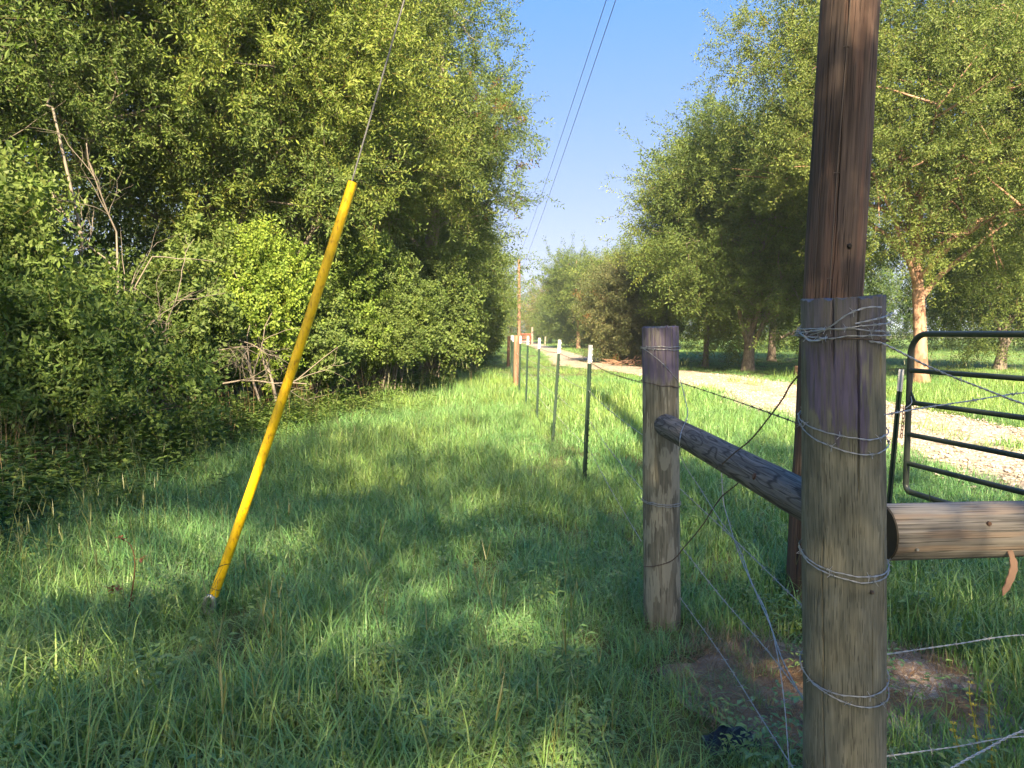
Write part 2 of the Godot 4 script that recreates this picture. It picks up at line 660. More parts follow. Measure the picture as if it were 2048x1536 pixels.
# Two twisted strands along a curve, a barb every few inches as parts of the wire.
func barbed_wire(called: String, label: String, raw: PackedVector3Array, mat: Material, group: String, sd: int, barbs := 0.12, gauge := 0.0013, pitch := 0.05, curve := true) -> void:
	rng.seed = sd
	var pts := smooth(raw, pitch / 5.0) if curve else raw
	var root := thing(called, label, "wire", Vector3.ZERO, group)
	var mb := MB.new()
	for s in 2:
		var st := PackedVector3Array()
		var run := 0.0
		for i in pts.size():
			if i:
				run += pts[i].distance_to(pts[i - 1])
			var t := (pts[mini(i + 1, pts.size() - 1)] - pts[maxi(i - 1, 0)]).normalized()
			var x := t.cross(Vector3(0.2, 0.9, 0.35)).normalized()
			var y := t.cross(x)
			var a := run / pitch * TAU + s * PI
			st.append(pts[i] + (x * cos(a) + y * sin(a)) * gauge * 0.95)
		mb.tube(st, flat(st.size(), gauge), 4, true)
	part("strand", mb.mesh(), mat, root)
	if barbs > 0.0:
		var run := rng.randf() * barbs
		for i in range(1, pts.size()):
			run += pts[i].distance_to(pts[i - 1])
			if run > barbs:
				run -= barbs
				var o := part("barb", meshes.barb, mat, root)
				o.transform = Transform3D(turned(pts[i] - pts[i - 1], rng.randf() * TAU, 1.0), pts[i])

func ring_points(a: Vector3, b: Vector3, y: float, r: float, tilt: Vector2, sd: int, from := 0.0, to := TAU, drop := 0.0) -> PackedVector3Array:
	var f := FastNoiseLite.new()
	f.seed = sd
	f.frequency = 0.6
	var out := PackedVector3Array()
	for i in 41:
		var t := lerpf(from, to, i / 40.0)
		var o := Vector3(sin(t), 0, cos(t))
		var yy := y + tilt.x * sin(t) + tilt.y * cos(t) + 0.006 * f.get_noise_1d(t * 2.0) + drop * (i / 40.0)
		var c := a.lerp(b, (yy - a.y) / (b.y - a.y))
		out.append(Vector3(c.x, yy, c.z) + o * (r + 0.003 + 0.003 * absf(f.get_noise_1d(t * 3.0 + 50.0))))
	return out

func t_post_meshes() -> void:
	var body := MB.new()
	# T section: flange towards +x with a row of studs, stem towards -x
	var h := 1.215
	body.box(Vector3(0.0, 0, -0.018), Vector3(0.004, h, 0.018))
	body.box(Vector3(-0.030, 0, -0.0025), Vector3(-0.0002, h, 0.0025))
	meshes.t_body = body.mesh()
	var st := MB.new()
	for i in 20:
		var y := 0.1 + i * 0.054
		st.box(Vector3(0.0042, y, -0.009), Vector3(0.0135, y + 0.016, 0.009), Transform3D())
	meshes.t_studs = st.mesh()
	var tip := MB.new()
	tip.box(Vector3(-0.0004, h + 0.0002, -0.0184), Vector3(0.0044, h + 0.175, 0.0184))
	tip.box(Vector3(-0.0304, h + 0.0002, -0.0029), Vector3(-0.0006, h + 0.175, 0.0029))
	for i in 3:
		var y := h + 0.02 + i * 0.054
		tip.box(Vector3(0.0046, y, -0.0092), Vector3(0.0138, y + 0.016, 0.0092))
	meshes.t_tip = tip.mesh()

func t_post(label: String, base: Vector3, top: Vector3, turn: float, group: String, rust := false) -> void:
	var root := thing("steel_fence_post", label, "fence post", base, group)
	var y := (top - base)
	var s := y.length() / 1.39
	y = y.normalized()
	var x := Vector3(cos(turn), 0, -sin(turn))
	x = (x - y * x.dot(y)).normalized()
	root.basis = Basis(x, y * s, x.cross(y))
	var sh := part("shaft", meshes.t_body, mats.post_green, root)
	var k := part("studs", meshes.t_studs, mats.post_green, sh)
	k.set_meta("kind", "stuff")
	part("white_tip", meshes.t_tip, mats.post_white, root)

func wood_post(label: String, base: Vector3, top: Vector3, r: float, mat: Material, sd: int, group := "") -> MeshInstance3D:
	return solo("wooden_fence_post", log_mesh(base - Vector3(0, 0.06, 0), top, r, r * 0.96, [[0.3, 0.5, 1.0, 0.03, 0.01]], sd, 14), mat, label, "fence post", group)

# ---------------------------------------------------------------- where things lie on the ground
var road_line := [[6.45, 8.0, 3.4], [6.4, 0.0, 3.4], [6.35, -8.0, 3.3], [6.3, -14.0, 3.4], [6.55, -19.0, 3.4], [6.4, -24.0, 3.3], [5.6, -28.0, 3.0], [4.4, -31.5, 3.0], [3.5, -35.0, 3.2], [3.3, -40.0, 2.8], [3.3, -48.0, 2.4], [3.25, -60.0, 2.3], [3.0, -78.0, 2.3], [2.4, -105.0, 2.4], [2.0, -135.0, 2.4]]

func road_dist(x: float, z: float) -> float:
	var best := 1e9
	for i in road_line.size() - 1:
		var a := Vector2(road_line[i][0], road_line[i][1])
		var b := Vector2(road_line[i + 1][0], road_line[i + 1][1])
		if z > a.y + 4.0 or z < b.y - 4.0:
			continue
		var p := Vector2(x, z)
		var t := clampf((p - a).dot(b - a) / (b - a).length_squared(), 0.0, 1.0)
		best = minf(best, p.distance_to(a.lerp(b, t)) - lerpf(road_line[i][2], road_line[i + 1][2], t) * 0.5)
	if z < -33.0 and z > -48.0:
		best = minf(best, maxf(absf(x - 4.0) - 1.0, absf(z + 40.5) - 6.0))
	return best

func edge_x(z: float) -> float:
	var d := -z
	var pts := [[0.0, -4.7], [9.5, -4.6], [12.8, -3.5], [18.0, -2.5], [30.0, -2.0], [50.0, -2.1], [200.0, -3.5]]
	for i in pts.size() - 1:
		if d <= pts[i + 1][0]:
			return lerpf(pts[i][1], pts[i + 1][1], clampf((d - pts[i][0]) / (pts[i + 1][0] - pts[i][0]), 0.0, 1.0))
	return -3.5

func bare(x: float, z: float) -> float:
	var a := Vector2((x - 1.05) / 0.34, (z + 3.05) / 0.55).length()
	var b := Vector2((x - 1.68) / 0.34, (z + 3.15) / 0.36).length()
	var d := minf(a, b) + 0.35 * noise_fine.get_noise_2d(x * 3.0, z * 3.0)
	return 1.0 - smoothstep(0.65, 1.15, d)

# ---------------------------------------------------------------- the scene
func _ready() -> void:
	setting_light()
	noise_patch.seed = 11
	noise_patch.frequency = 0.22
	noise_patch.fractal_octaves = 3
	noise_fine.seed = 12
	noise_fine.frequency = 0.8
	make_materials()
	print("ground")
	build_ground()
	print("woods")
	build_left_woods()
	build_right_trees()
	build_shading_trees()
	print("posts")
	build_posts()
	build_wires()
	build_gate()
	build_guy()
	build_power_line()
	build_far_things()
	build_small_plants()
	print("grass")
	build_grass()

func setting_light() -> void:
	var cam := Camera3D.new()
	cam.name = "camera"
	cam.position = Vector3(0, 1.5, 0)
	cam.rotation_degrees = Vector3(-3.93, 0, 0)
	cam.fov = 54.22
	cam.near = 0.05
	cam.far = 4000.0
	add_child(cam)
	cam.current = true
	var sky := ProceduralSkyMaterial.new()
	sky.sky_top_color = lin(0.007, 0.044, 0.126)
	sky.sky_horizon_color = lin(0.112, 0.115, 0.126)
	sky.sky_curve = 0.17
	sky.ground_bottom_color = lin(0.03, 0.033, 0.02)
	sky.ground_horizon_color = lin(0.09, 0.10, 0.11)
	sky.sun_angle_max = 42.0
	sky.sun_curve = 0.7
	var env := Environment.new()
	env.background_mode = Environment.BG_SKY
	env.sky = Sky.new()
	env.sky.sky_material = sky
	env.tonemap_mode = Environment.TONE_MAPPER_LINEAR
	env.tonemap_exposure = 9.2
	env.fog_enabled = true
	env.fog_density = 0.0006
	env.fog_light_color = Color(0.82, 0.91, 1.0)
	env.sdfgi_enabled = true
	env.ssao_enabled = true
	env.ssil_enabled = true
	var we := WorldEnvironment.new()
	we.name = "air"
	we.environment = env
	add_child(we)
	var sun := DirectionalLight3D.new()
	sun.name = "sun"
	sun.light_color = Color(1.0, 0.90, 0.74)
	sun.light_energy = 0.88
	sun.light_angular_distance = 0.5
	sun.shadow_enabled = true
	add_child(sun)
	# it shines from behind the camera, 35 degrees up
	sun.basis = Basis.looking_at(Vector3(0.0, -0.70, -1.0).normalized(), Vector3.UP)

func make_materials() -> void:
	var bark := StandardMaterial3D.new()
	bark.resource_name = "bark"
	bark.albedo_texture = noise_tex(256, FastNoiseLite.TYPE_SIMPLEX, 0.03, 4, 3, [lin(0.05, 0.04, 0.032), lin(0.16, 0.135, 0.11), lin(0.27, 0.24, 0.2)])
	bark.uv1_triplanar = true
	bark.uv1_world_triplanar = true
	bark.uv1_scale = Vector3(2.2, 0.6, 2.2)
	bark.roughness = 0.95
	mats.bark = bark
	var pine := bark.duplicate()
	pine.resource_name = "reddish_bark"
	pine.albedo_texture = noise_tex(256, FastNoiseLite.TYPE_CELLULAR, 0.05, 1, 8, [lin(0.12, 0.07, 0.05), lin(0.30, 0.18, 0.12), lin(0.42, 0.28, 0.2)])
	pine.uv1_scale = Vector3(1.2, 0.5, 1.2)
	mats.pine_bark = pine
	mats.deadwood = plain("deadwood", lin(0.20, 0.175, 0.145), 0.9)
	mats.leaf = leafy("leaf", 0.58, lin(0.62, 0.75, 0.3), 0.42)
	mats.grass = leafy("grass_blade", 0.40, lin(0.5, 0.62, 0.25), 0.6)
	mats.grass.rim_enabled = true
	mats.grass.rim = 0.42
	mats.grass.rim_tint = 0.2
	mats.dry = leafy("dry_stem", 0.8, lin(0.3, 0.28, 0.2), 0.3)
	meshes.oak = bough(10, 0.40, 24, 0.34, 0.070, 0.027, 21)
	meshes.vine = bough(6, 0.24, 20, 0.28, 0.085, 0.058, 31, 0.2)
	meshes.cedar = bough(7, 0.26, 34, 0.32, 0.07, 0.014, 41)
	meshes.big = bough(4, 0.26, 16, 0.40, 0.13, 0.062, 51)
	meshes.barb = barb_mesh()
	mats.galv = plain("galvanised_wire", lin(0.42, 0.44, 0.45), 0.45, 0.75)
	mats.rusty = plain("weathered_wire", lin(0.13, 0.10, 0.08), 0.7, 0.35)
	mats.post_green = plain("green_post_paint", lin(0.012, 0.035, 0.022), 0.5)
	mats.post_white = plain("white_post_paint", lin(0.52, 0.54, 0.56), 0.5)
	mats.gate = plain("dark_gate_paint", lin(0.035, 0.045, 0.038), 0.38)
	t_post_meshes()
	var small := func(_u: float, y: float, a: float, _b: float) -> float:
		return smoothstep(1.31, 1.37, y + (a - 0.5) * 0.12)
	var corner := func(u: float, y: float, a: float, b: float) -> float:
		var t := (u - 0.5) * 360.0
		var low := 1.235 + pow((t + 14.0) / 62.0, 2.0) * 0.16 + (a - 0.5) * 0.16
		var side := 1.0 - smoothstep(6.0, 20.0, t + (b - 0.5) * 50.0) * smoothstep(1.54, 1.46, y)
		var above := 1.0 - 0.45 * smoothstep(1.46, 1.52, y)
		return smoothstep(low - 0.012, low + 0.03, y) * side * above * smoothstep(-120.0, -80.0, t)
	timber("corner_post_wood", 640, 1280, 1.62, 101, Color(0.09, 0.091, 0.068), Color(0.165, 0.163, 0.122), Color(0.25, 0.242, 0.182), corner)
	timber("line_post_wood", 320, 768, 1.62, 131, Color(0.095, 0.092, 0.070), Color(0.175, 0.168, 0.128), Color(0.265, 0.258, 0.2), small, 0.7)
	timber("pole_wood", 384, 1536, 10.4, 161, Color(0.030, 0.023, 0.020), Color(0.080, 0.061, 0.052), Color(0.145, 0.112, 0.094), no_paint, 0.0, 0.0, 0.4, Color(0.165, 0.1, 0.075, 0.45))
	timber("brace_wood", 320, 640, 1.7, 191, Color(0.045, 0.042, 0.042), Color(0.135, 0.126, 0.12), Color(0.24, 0.225, 0.208), no_paint, 0.0, 0.75)
	timber("rail_wood", 320, 640, 2.6, 221, Color(0.11, 0.103, 0.092), Color(0.225, 0.21, 0.185), Color(0.34, 0.32, 0.285), no_paint, 0.0, 0.0, 0.25, Color(0.27, 0.185, 0.12, 0.45))
	timber("red_post_wood", 128, 256, 1.5, 251, Color(0.11, 0.065, 0.045), Color(0.21, 0.13, 0.09), Color(0.31, 0.205, 0.15), no_paint)

# ---------------------------------------------------------------- ground, road, bare soil
func sheet(outline: PackedVector2Array, y: float) -> ArrayMesh:
	var mb := MB.new()
	for p in outline:
		mb.vert(Vector3(p.x, y, p.y), Vector3.UP, p)
	var ids := Geometry2D.triangulate_polygon(outline)
	for i in range(0, ids.size(), 3):
		mb.tri(ids[i], ids[i + 1], ids[i + 2])
	return mb.mesh()

func build_ground() -> void:
	var gm := StandardMaterial3D.new()
	gm.resource_name = "turf_soil"
	gm.albedo_texture = noise_tex(512, FastNoiseLite.TYPE_SIMPLEX, 0.02, 5, 31, [lin(0.07, 0.085, 0.03), lin(0.11, 0.135, 0.042), lin(0.15, 0.17, 0.055), lin(0.19, 0.17, 0.08)])
	gm.uv1_triplanar = true
	gm.uv1_world_triplanar = true
	gm.uv1_scale = Vector3(0.17, 0.17, 0.17)
	gm.roughness = 1.0
	gm.detail_enabled = true
	gm.detail_blend_mode = BaseMaterial3D.BLEND_MODE_MUL
	gm.detail_albedo = noise_tex(512, FastNoiseLite.TYPE_SIMPLEX, 0.05, 5, 32, [Color(0.6, 0.6, 0.55), Color(1, 1, 0.95)])
	gm.detail_uv_layer = BaseMaterial3D.DETAIL_UV_2
	gm.uv2_triplanar = true
	gm.uv2_world_triplanar = true
	gm.uv2_scale = Vector3(1.3, 1.3, 1.3)
	var g := MB.new()
	g.quad(Vector3(-1500, 0, 300), Vector3(1500, 0, 300), Vector3(1500, 0, -2500), Vector3(-1500, 0, -2500))
	for i in g.n.size():
		g.n[i] = Vector3.UP
	g.ix = PackedInt32Array([0, 2, 1, 0, 3, 2])
	solo("ground", g.mesh(), gm, "", "", "", "structure")

	var rm := StandardMaterial3D.new()
	rm.resource_name = "gravel"
	rm.albedo_texture = noise_tex(1024, FastNoiseLite.TYPE_CELLULAR, 0.045, 1, 41, [lin(0.17, 0.145, 0.12), lin(0.28, 0.245, 0.21), lin(0.36, 0.325, 0.285), lin(0.45, 0.415, 0.375)])
	rm.uv1_triplanar = true
	rm.uv1_world_triplanar = true
	rm.uv1_scale = Vector3(0.6, 0.6, 0.6)
	rm.heightmap_enabled = true
	rm.heightmap_texture = noise_tex(1024, FastNoiseLite.TYPE_CELLULAR, 0.045, 1, 41, [], true)
	rm.heightmap_scale = 1.0
	rm.roughness = 0.95
	rm.detail_enabled = true
	rm.detail_blend_mode = BaseMaterial3D.BLEND_MODE_MUL
	rm.detail_albedo = noise_tex(512, FastNoiseLite.TYPE_SIMPLEX, 0.02, 5, 42, [Color(0.68, 0.63, 0.56), Color(1, 0.98, 0.95), Color(1, 1, 1)])
	rm.detail_uv_layer = BaseMaterial3D.DETAIL_UV_2
	rm.uv2_triplanar = true
	rm.uv2_world_triplanar = true
	rm.uv2_scale = Vector3(0.21, 0.21, 0.21)
	mats.gravel = rm
	var c := Curve2D.new()
	c.bake_interval = 0.4
	for i in road_line.size():
		var p := Vector2(road_line[i][0], road_line[i][1])
		var a := Vector2(road_line[maxi(i - 1, 0)][0], road_line[maxi(i - 1, 0)][1])
		var b := Vector2(road_line[mini(i + 1, road_line.size() - 1)][0], road_line[mini(i + 1, road_line.size() - 1)][1])
		var t := (b - a).normalized()
		c.add_point(p, -t * p.distance_to(a) * 0.33, t * p.distance_to(b) * 0.33)
	var bp := c.get_baked_points()
	var rb := MB.new()
	var last := -1
	for i in bp.size():
		var t := (bp[mini(i + 1, bp.size() - 1)] - bp[maxi(i - 1, 0)]).normalized()
		var s := Vector2(-t.y, t.x)
		var w := 3.3
		for k in road_line.size() - 1:
			if bp[i].y <= road_line[k][1] and bp[i].y >= road_line[k + 1][1]:
				w = lerpf(road_line[k][2], road_line[k + 1][2], (road_line[k][1] - bp[i].y) / (road_line[k][1] - road_line[k + 1][1]))
		var cols := 7
		var q := rb.v.size()
		for k in cols:
			var u := k / float(cols - 1) * 2.0 - 1.0
			var wob := (0.28 * noise_fine.get_noise_2d(bp[i].y * 1.2, u * 50.0) + 0.15 * noise_fine.get_noise_2d(bp[i].y * 5.0, u * 90.0)) if absf(u) > 0.9 else 0.0
			var p := bp[i] + s * (u * w * 0.5 + wob * signf(u))
			rb.vert(Vector3(p.x, 0.012 + 0.03 * (1.0 - u * u), p.y), Vector3.UP)
		if last >= 0:
			for k in cols - 1:
				rb.tri(last + k, last + k + 1, q + k)
				rb.tri(last + k + 1, q + k + 1, q + k)
		last = q
	solo("gravel_road", rb.mesh(), rm, "", "", "", "structure")
	var spur := PackedVector2Array()
	for i in 40:
		var a := TAU * i / 40.0
		var sq := maxf(absf(cos(a)), absf(sin(a)))
		spur.append(Vector2(4.0 + cos(a) / sq * (1.05 + 0.2 * noise_fine.get_noise_1d(a * 4.0)), -40.5 + sin(a) / sq * (6.0 + 0.6 * noise_fine.get_noise_1d(a * 5.0 + 9.0))))
	solo("gravel_turnout", sheet(spur, 0.006), rm, "", "", "", "structure")
	var far := PackedVector2Array([Vector2(4, -116), Vector2(30, -118), Vector2(30, -121.5), Vector2(3, -119.5)])
	solo("far_road", sheet(far, 0.02), rm, "", "", "", "structure")

	# loose stones on the near part of the road
	rng.seed = 61
	var sm := MB.new()
	var ico := SphereMesh.new()
	ico.radius = 1.0
	ico.height = 1.6
	ico.radial_segments = 6
	ico.rings = 3
	var where := []
	var tints := PackedColorArray()
	for i in 16000:
		var z := -5.0 - 22.0 * pow(rng.randf(), 1.5)
		var x := 6.35 + rng.randf_range(-2.1, 2.1)
		var rd := road_dist(x, z)
		if rd > 0.35 or (rd > -0.15 and rng.randf() < 0.6):
			continue
		var s := rng.randf_range(0.007, 0.022) * (1.0 + (0.8 if rng.randf() < 0.08 else 0.0))
		var b := Basis.from_euler(Vector3(rng.randf() * 0.6, rng.randf() * TAU, rng.randf() * 0.6)) * Basis.from_scale(Vector3(s * rng.randf_range(0.8, 1.4), s * rng.randf_range(0.5, 0.9), s))
		where.append(Transform3D(b, Vector3(x, 0.03 + s * 0.3, z)))
		var k := rng.randf_range(0.16, 0.48)
		tints.append(Color(k, k * rng.randf_range(0.84, 0.95), k * rng.randf_range(0.7, 0.88)))
	var stm := StandardMaterial3D.new()
	stm.resource_name = "loose_stone"
	stm.vertex_color_use_as_albedo = true
	stm.roughness = 0.9
	var st := copies("gravel_stones", ico, stm, where, tints, self)
	tag(st, "loose beige stones scattered over the near gravel road", "gravel", "", "stuff")

	# bare reddish soil round the corner post
	var dm := StandardMaterial3D.new()
	dm.resource_name = "bare_soil"
	dm.albedo_texture = noise_tex(512, FastNoiseLite.TYPE_SIMPLEX, 0.018, 6, 51, [lin(0.18, 0.135, 0.098), lin(0.22, 0.168, 0.124), lin(0.26, 0.205, 0.155), lin(0.31, 0.255, 0.205)])
	dm.uv1_triplanar = true
	dm.uv1_world_triplanar = true
	dm.uv1_scale = Vector3(0.9, 0.9, 0.9)
	dm.heightmap_enabled = true
	dm.heightmap_texture = noise_tex(512, FastNoiseLite.TYPE_SIMPLEX, 0.05, 5, 52, [])
	dm.heightmap_scale = 0.35
	dm.roughness = 1.0
	var soil := PackedVector2Array()
	for i in 60:
		var a := TAU * i / 60.0
		var r := 1.0 + 0.3 * noise_fine.get_noise_2d(cos(a) * 2.0, sin(a) * 2.0)
		soil.append(Vector2(1.42 + cos(a) * 0.74 * r, -3.05 + sin(a) * 0.55 * r))
	solo("bare_soil", sheet(soil, 0.006), dm, "", "", "", "structure")
	var sm2 := dm.duplicate()
	sm2.resource_name = "sandy_soil"
	sm2.albedo_texture = noise_tex(512, FastNoiseLite.TYPE_SIMPLEX, 0.022, 6, 54, [lin(0.34, 0.285, 0.24), lin(0.40, 0.35, 0.305), lin(0.46, 0.41, 0.365), lin(0.5, 0.455, 0.41)])
	var sandy := PackedVector2Array()
	for i in 60:
		var a := TAU * i / 60.0
		var r := 1.0 + 0.5 * noise_fine.get_noise_2d(cos(a) * 2.5 + 9.0, sin(a) * 2.5)
		sandy.append(Vector2(1.68 + cos(a) * 0.27 * r, -3.2 + sin(a) * 0.22 * r))
	solo("sandy_patch", sheet(sandy, 0.010), sm2, "", "", "", "structure")

	# dead brown bits of grass lying on it
	rng.seed = 62
	var lb := MB.new()
	for i in 6:
		var k := rng.randf_range(0.6, 1.3)
		lb.tint = Color(k, k * 0.9, k * 0.85)
		blade(lb, Vector3(rng.randfn() * 0.03, rng.randf() * 0.012, rng.randfn() * 0.03), rng.randf() * TAU, rng.randf_range(0.04, 0.13), 0.0035, rng.randf_range(1.2, 1.5), rng.randf_range(0.0, 0.4), 2)
	where = []
	tints = PackedColorArray()
	for i in 2600:
		var x := rng.randf_range(0.45, 2.4)
		var z := rng.randf_range(-3.9, -2.2)
		if bare(x, z) < rng.randf() * 0.7:
			continue
		where.append(Transform3D(Basis(Vector3.UP, rng.randf() * TAU), Vector3(x, 0.008, z)))
		tints.append(Color(0.22, 0.14, 0.085).lerp(Color(0.40, 0.31, 0.19), rng.randf()))
	var li := copies("dead_grass_litter", lb.mesh(), mats.dry, where, tints, self)
	tag(li, "reddish-brown dead grass littering the bare soil", "litter", "", "stuff")

# ---------------------------------------------------------------- the wood on the left
func build_left_woods() -> void:
	var mid1 := Color(0.085, 0.140, 0.036)
	var mid2 := Color(0.165, 0.235, 0.056)
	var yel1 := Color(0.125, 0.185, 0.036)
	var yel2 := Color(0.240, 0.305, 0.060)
	var g := "broadleaf trees along the edge of the wood"
	tree("oak_tree", "tall dark oak at the far left edge of the wood", Vector3(-9.3, 0, -9.2), 301, {h = 12.0, cy = 6.4, r = Vector3(3.0, 5.2, 3.0), tr = 0.17, n = 3360, s = 1.24, c1 = mid1, c2 = mid2, clump = 0.15, limbs = 20}, g)
	tree("oak_tree", "leafy green oak above the big leafy shrub at left", Vector3(-7.7, 0, -12.4), 302, {h = 12.5, cy = 7.0, r = Vector3(2.7, 5.0, 2.6), tr = 0.14, n = 3360, s = 1.19, c1 = mid1, c2 = mid2, clump = 0.15, limbs = 20}, g)
	tree("oak_tree", "oak behind the pale dead sapling, its crown half shaded", Vector3(-6.0, 0, -14.6), 303, {h = 12.0, cy = 6.6, r = Vector3(2.4, 4.8, 2.4), tr = 0.13, n = 2880, s = 1.24, c1 = mid1, c2 = mid2, clump = 0.15, limbs = 18}, g)
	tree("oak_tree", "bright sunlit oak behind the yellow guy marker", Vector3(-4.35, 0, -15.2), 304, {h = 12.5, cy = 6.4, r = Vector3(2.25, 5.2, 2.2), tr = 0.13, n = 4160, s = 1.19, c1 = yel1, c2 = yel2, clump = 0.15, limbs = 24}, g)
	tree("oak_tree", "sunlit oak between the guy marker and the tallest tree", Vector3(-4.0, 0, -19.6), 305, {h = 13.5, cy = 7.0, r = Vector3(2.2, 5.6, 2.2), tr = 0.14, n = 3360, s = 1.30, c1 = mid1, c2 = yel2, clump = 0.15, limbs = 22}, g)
	tree("oak_tree", "tallest airy oak at the right end of the near wood", Vector3(-2.9, 0, -22.5), 306, {h = 16.5, cy = 8.6, r = Vector3(3.0, 7.2, 2.8), tr = 0.17, n = 3328, s = 1.30, c1 = mid1, c2 = mid2, clump = 0.15, limbs = 30, first = 0.12, dry = 0.02, bark = mats.deadwood}, g)
	tree("oak_tree", "round oak whose boughs reach out towards the wires", Vector3(-3.5, 0, -28.5), 307, {h = 11.0, cy = 5.6, r = Vector3(2.7, 4.8, 2.6), tr = 0.14, n = 2880, s = 1.51, c1 = mid1, c2 = yel2, clump = 0.15, limbs = 20, first = 0.1}, g)
	tree("oak_tree", "oak leaning over the verge beyond the near wood", Vector3(-3.6, 0, -36.5), 308, {h = 9.5, cy = 4.9, r = Vector3(2.5, 4.2, 2.6), tr = 0.13, n = 2080, s = 1.84, c1 = mid1, c2 = mid2, clump = 0.15, limbs = 18, first = 0.1}, g)
	tree("oak_tree", "dark green tree just left of the first far utility pole", Vector3(-3.5, 0, -47.0), 309, {h = 9.0, cy = 4.5, r = Vector3(2.6, 4.0, 2.8), tr = 0.14, n = 1920, s = 2.16, c1 = mid1, c2 = mid2, clump = 0.15, limbs = 16, first = 0.1}, g)
	tree("oak_tree", "small tree behind the dark one at the verge's end", Vector3(-3.8, 0, -61.0), 310, {h = 8.5, cy = 4.4, r = Vector3(2.9, 3.9, 3.0), tr = 0.14, n = 1600, s = 2.59, c1 = mid1, c2 = mid2, clump = 0.15, limbs = 16, first = 0.1}, g)
	tree("oak_tree", "hazy tree left of the farthest utility pole", Vector3(-5.4, 0, -86.0), 311, {h = 9.5, cy = 4.6, r = Vector3(4.2, 4.4, 4.0), tr = 0.16, n = 1600, s = 3.24, c1 = mid1, c2 = mid2, clump = 0.15, limbs = 16, first = 0.1}, g)
	tree("oak_tree", "hazy tree closing the end of the grassy verge", Vector3(-5.2, 0, -118.0), 312, {h = 9.5, cy = 4.8, r = Vector3(4.6, 4.4, 4.0), tr = 0.16, n = 1440, s = 3.89, c1 = mid1, c2 = mid2, clump = 0.15, limbs = 16, first = 0.1}, g)
	# understorey
	var u := "undergrowth at the foot of the wood"
	bush("leafy_shrub", "big broad-leaved shrub spilling out at the left edge", Vector3(-4.95, 0, -8.2), 331, {r = Vector3(1.5, 0.95, 1.1), n = 2200, s = 0.72, c1 = Color(0.08, 0.145, 0.035), c2 = Color(0.15, 0.225, 0.048), leaf = meshes.big, lumps = 34}, u)
	bush("leafy_shrub", "dark shrub at the picture's left edge, above the broad-leaved one", Vector3(-6.8, 0, -9.2), 332, {r = Vector3(1.5, 1.9, 1.2), n = 2000, s = 1.0, c1 = mid1, c2 = mid2, lumps = 34}, u)
	bush("leafy_shrub", "dark shaded thicket below the pale dead sapling", Vector3(-5.5, 0, -11.4), 333, {r = Vector3(1.1, 1.35, 0.9), n = 1500, s = 0.9, c1 = mid1, c2 = mid2, lumps = 26}, u)
	bush("vine_mound", "bright yellow-green vines heaped up left of the guy marker", Vector3(-4.15, 0, -12.9), 334, {r = Vector3(0.85, 1.6, 0.8), n = 2100, s = 0.75, c1 = Color(0.121, 0.202, 0.031), c2 = Color(0.258, 0.358, 0.054), lumps = 30, category = "vines"}, u)
	bush("vine_mound", "dark rounded mound of vines right of the guy marker", Vector3(-2.75, 0, -16.2), 335, {r = Vector3(1.1, 1.6, 1.0), n = 3200, s = 0.7, c1 = mid1, c2 = mid2, lumps = 40, category = "vines"}, u)
	bush("vine_mound", "light green vines over the dark mound's shoulder", Vector3(-3.35, 0, -16.0), 336, {r = Vector3(0.85, 1.9, 0.8), n = 2000, s = 0.75, c1 = mid1, c2 = Color(0.216, 0.327, 0.054), lumps = 30, category = "vines"}, u)
	bush("leafy_shrub", "shrub between the dark vine mound and the farther trees", Vector3(-2.35, 0, -20.5), 337, {r = Vector3(1.0, 1.9, 1.1), n = 1800, s = 1.1, c1 = mid1, c2 = mid2, lumps = 30}, u)
	bush("leafy_shrub", "sunlit shrub where the verge narrows", Vector3(-2.2, 0, -26.0), 338, {r = Vector3(1.0, 2.2, 1.4), n = 1700, s = 1.2, c1 = mid1, c2 = yel2, lumps = 30}, u)
	bush("leafy_shrub", "low shrub under the leaning oak", Vector3(-2.0, 0, -33.0), 339, {r = Vector3(1.0, 1.7, 1.6), n = 1300, s = 1.4, c1 = mid1, c2 = mid2, lumps = 26}, u)
	bush("leafy_shrub", "shrub at the foot of the dark green tree", Vector3(-2.1, 0, -42.0), 340, {r = Vector3(1.1, 1.8, 2.2), n = 1200, s = 1.7, c1 = mid1, c2 = mid2, lumps = 26}, u)
	bush("leafy_shrub", "twiggy shrub behind the guy marker's middle", Vector3(-3.7, 0, -13.6), 341, {r = Vector3(0.8, 1.2, 0.7), n = 900, s = 0.8, c1 = mid1, c2 = mid2, lumps = 24}, u)
	bush("leafy_shrub", "sprawling shrub under the sunlit oaks", Vector3(-3.3, 0, -18.2), 342, {r = Vector3(0.9, 1.9, 1.0), n = 1500, s = 0.9, c1 = mid1, c2 = mid2, lumps = 26}, u)
	bush("leafy_shrub", "tall shrub half hidden behind the dead sapling", Vector3(-5.1, 0, -13.2), 343, {r = Vector3(0.9, 1.9, 0.8), n = 1700, s = 0.9, c1 = mid1, c2 = mid2, lumps = 28}, u)
	# bare saplings
	dead_sapling("pale dead sapling with a tangle of bare twigs", Vector3(-4.75, 0.3, -9.9), 351, Vector3(-0.06, 1, 0), 2.6, 0.022, 3)
	dead_sapling("tall thin bare stem left of the dead sapling", Vector3(-5.6, 0.3, -10.2), 352, Vector3(-0.12, 1, 0.05), 3.6, 0.022, 2)
	dead_sapling("leaning bare trunk with forked top near the left edge", Vector3(-6.05, 0.3, -9.9), 353, Vector3(0.12, 1, 0.1), 4.3, 0.032, 2)
	dead_sapling("pale mottled stem standing just left of the guy marker", Vector3(-3.75, 0, -11.9), 354, Vector3(-0.06, 1, 0), 2.2, 0.03, 1)
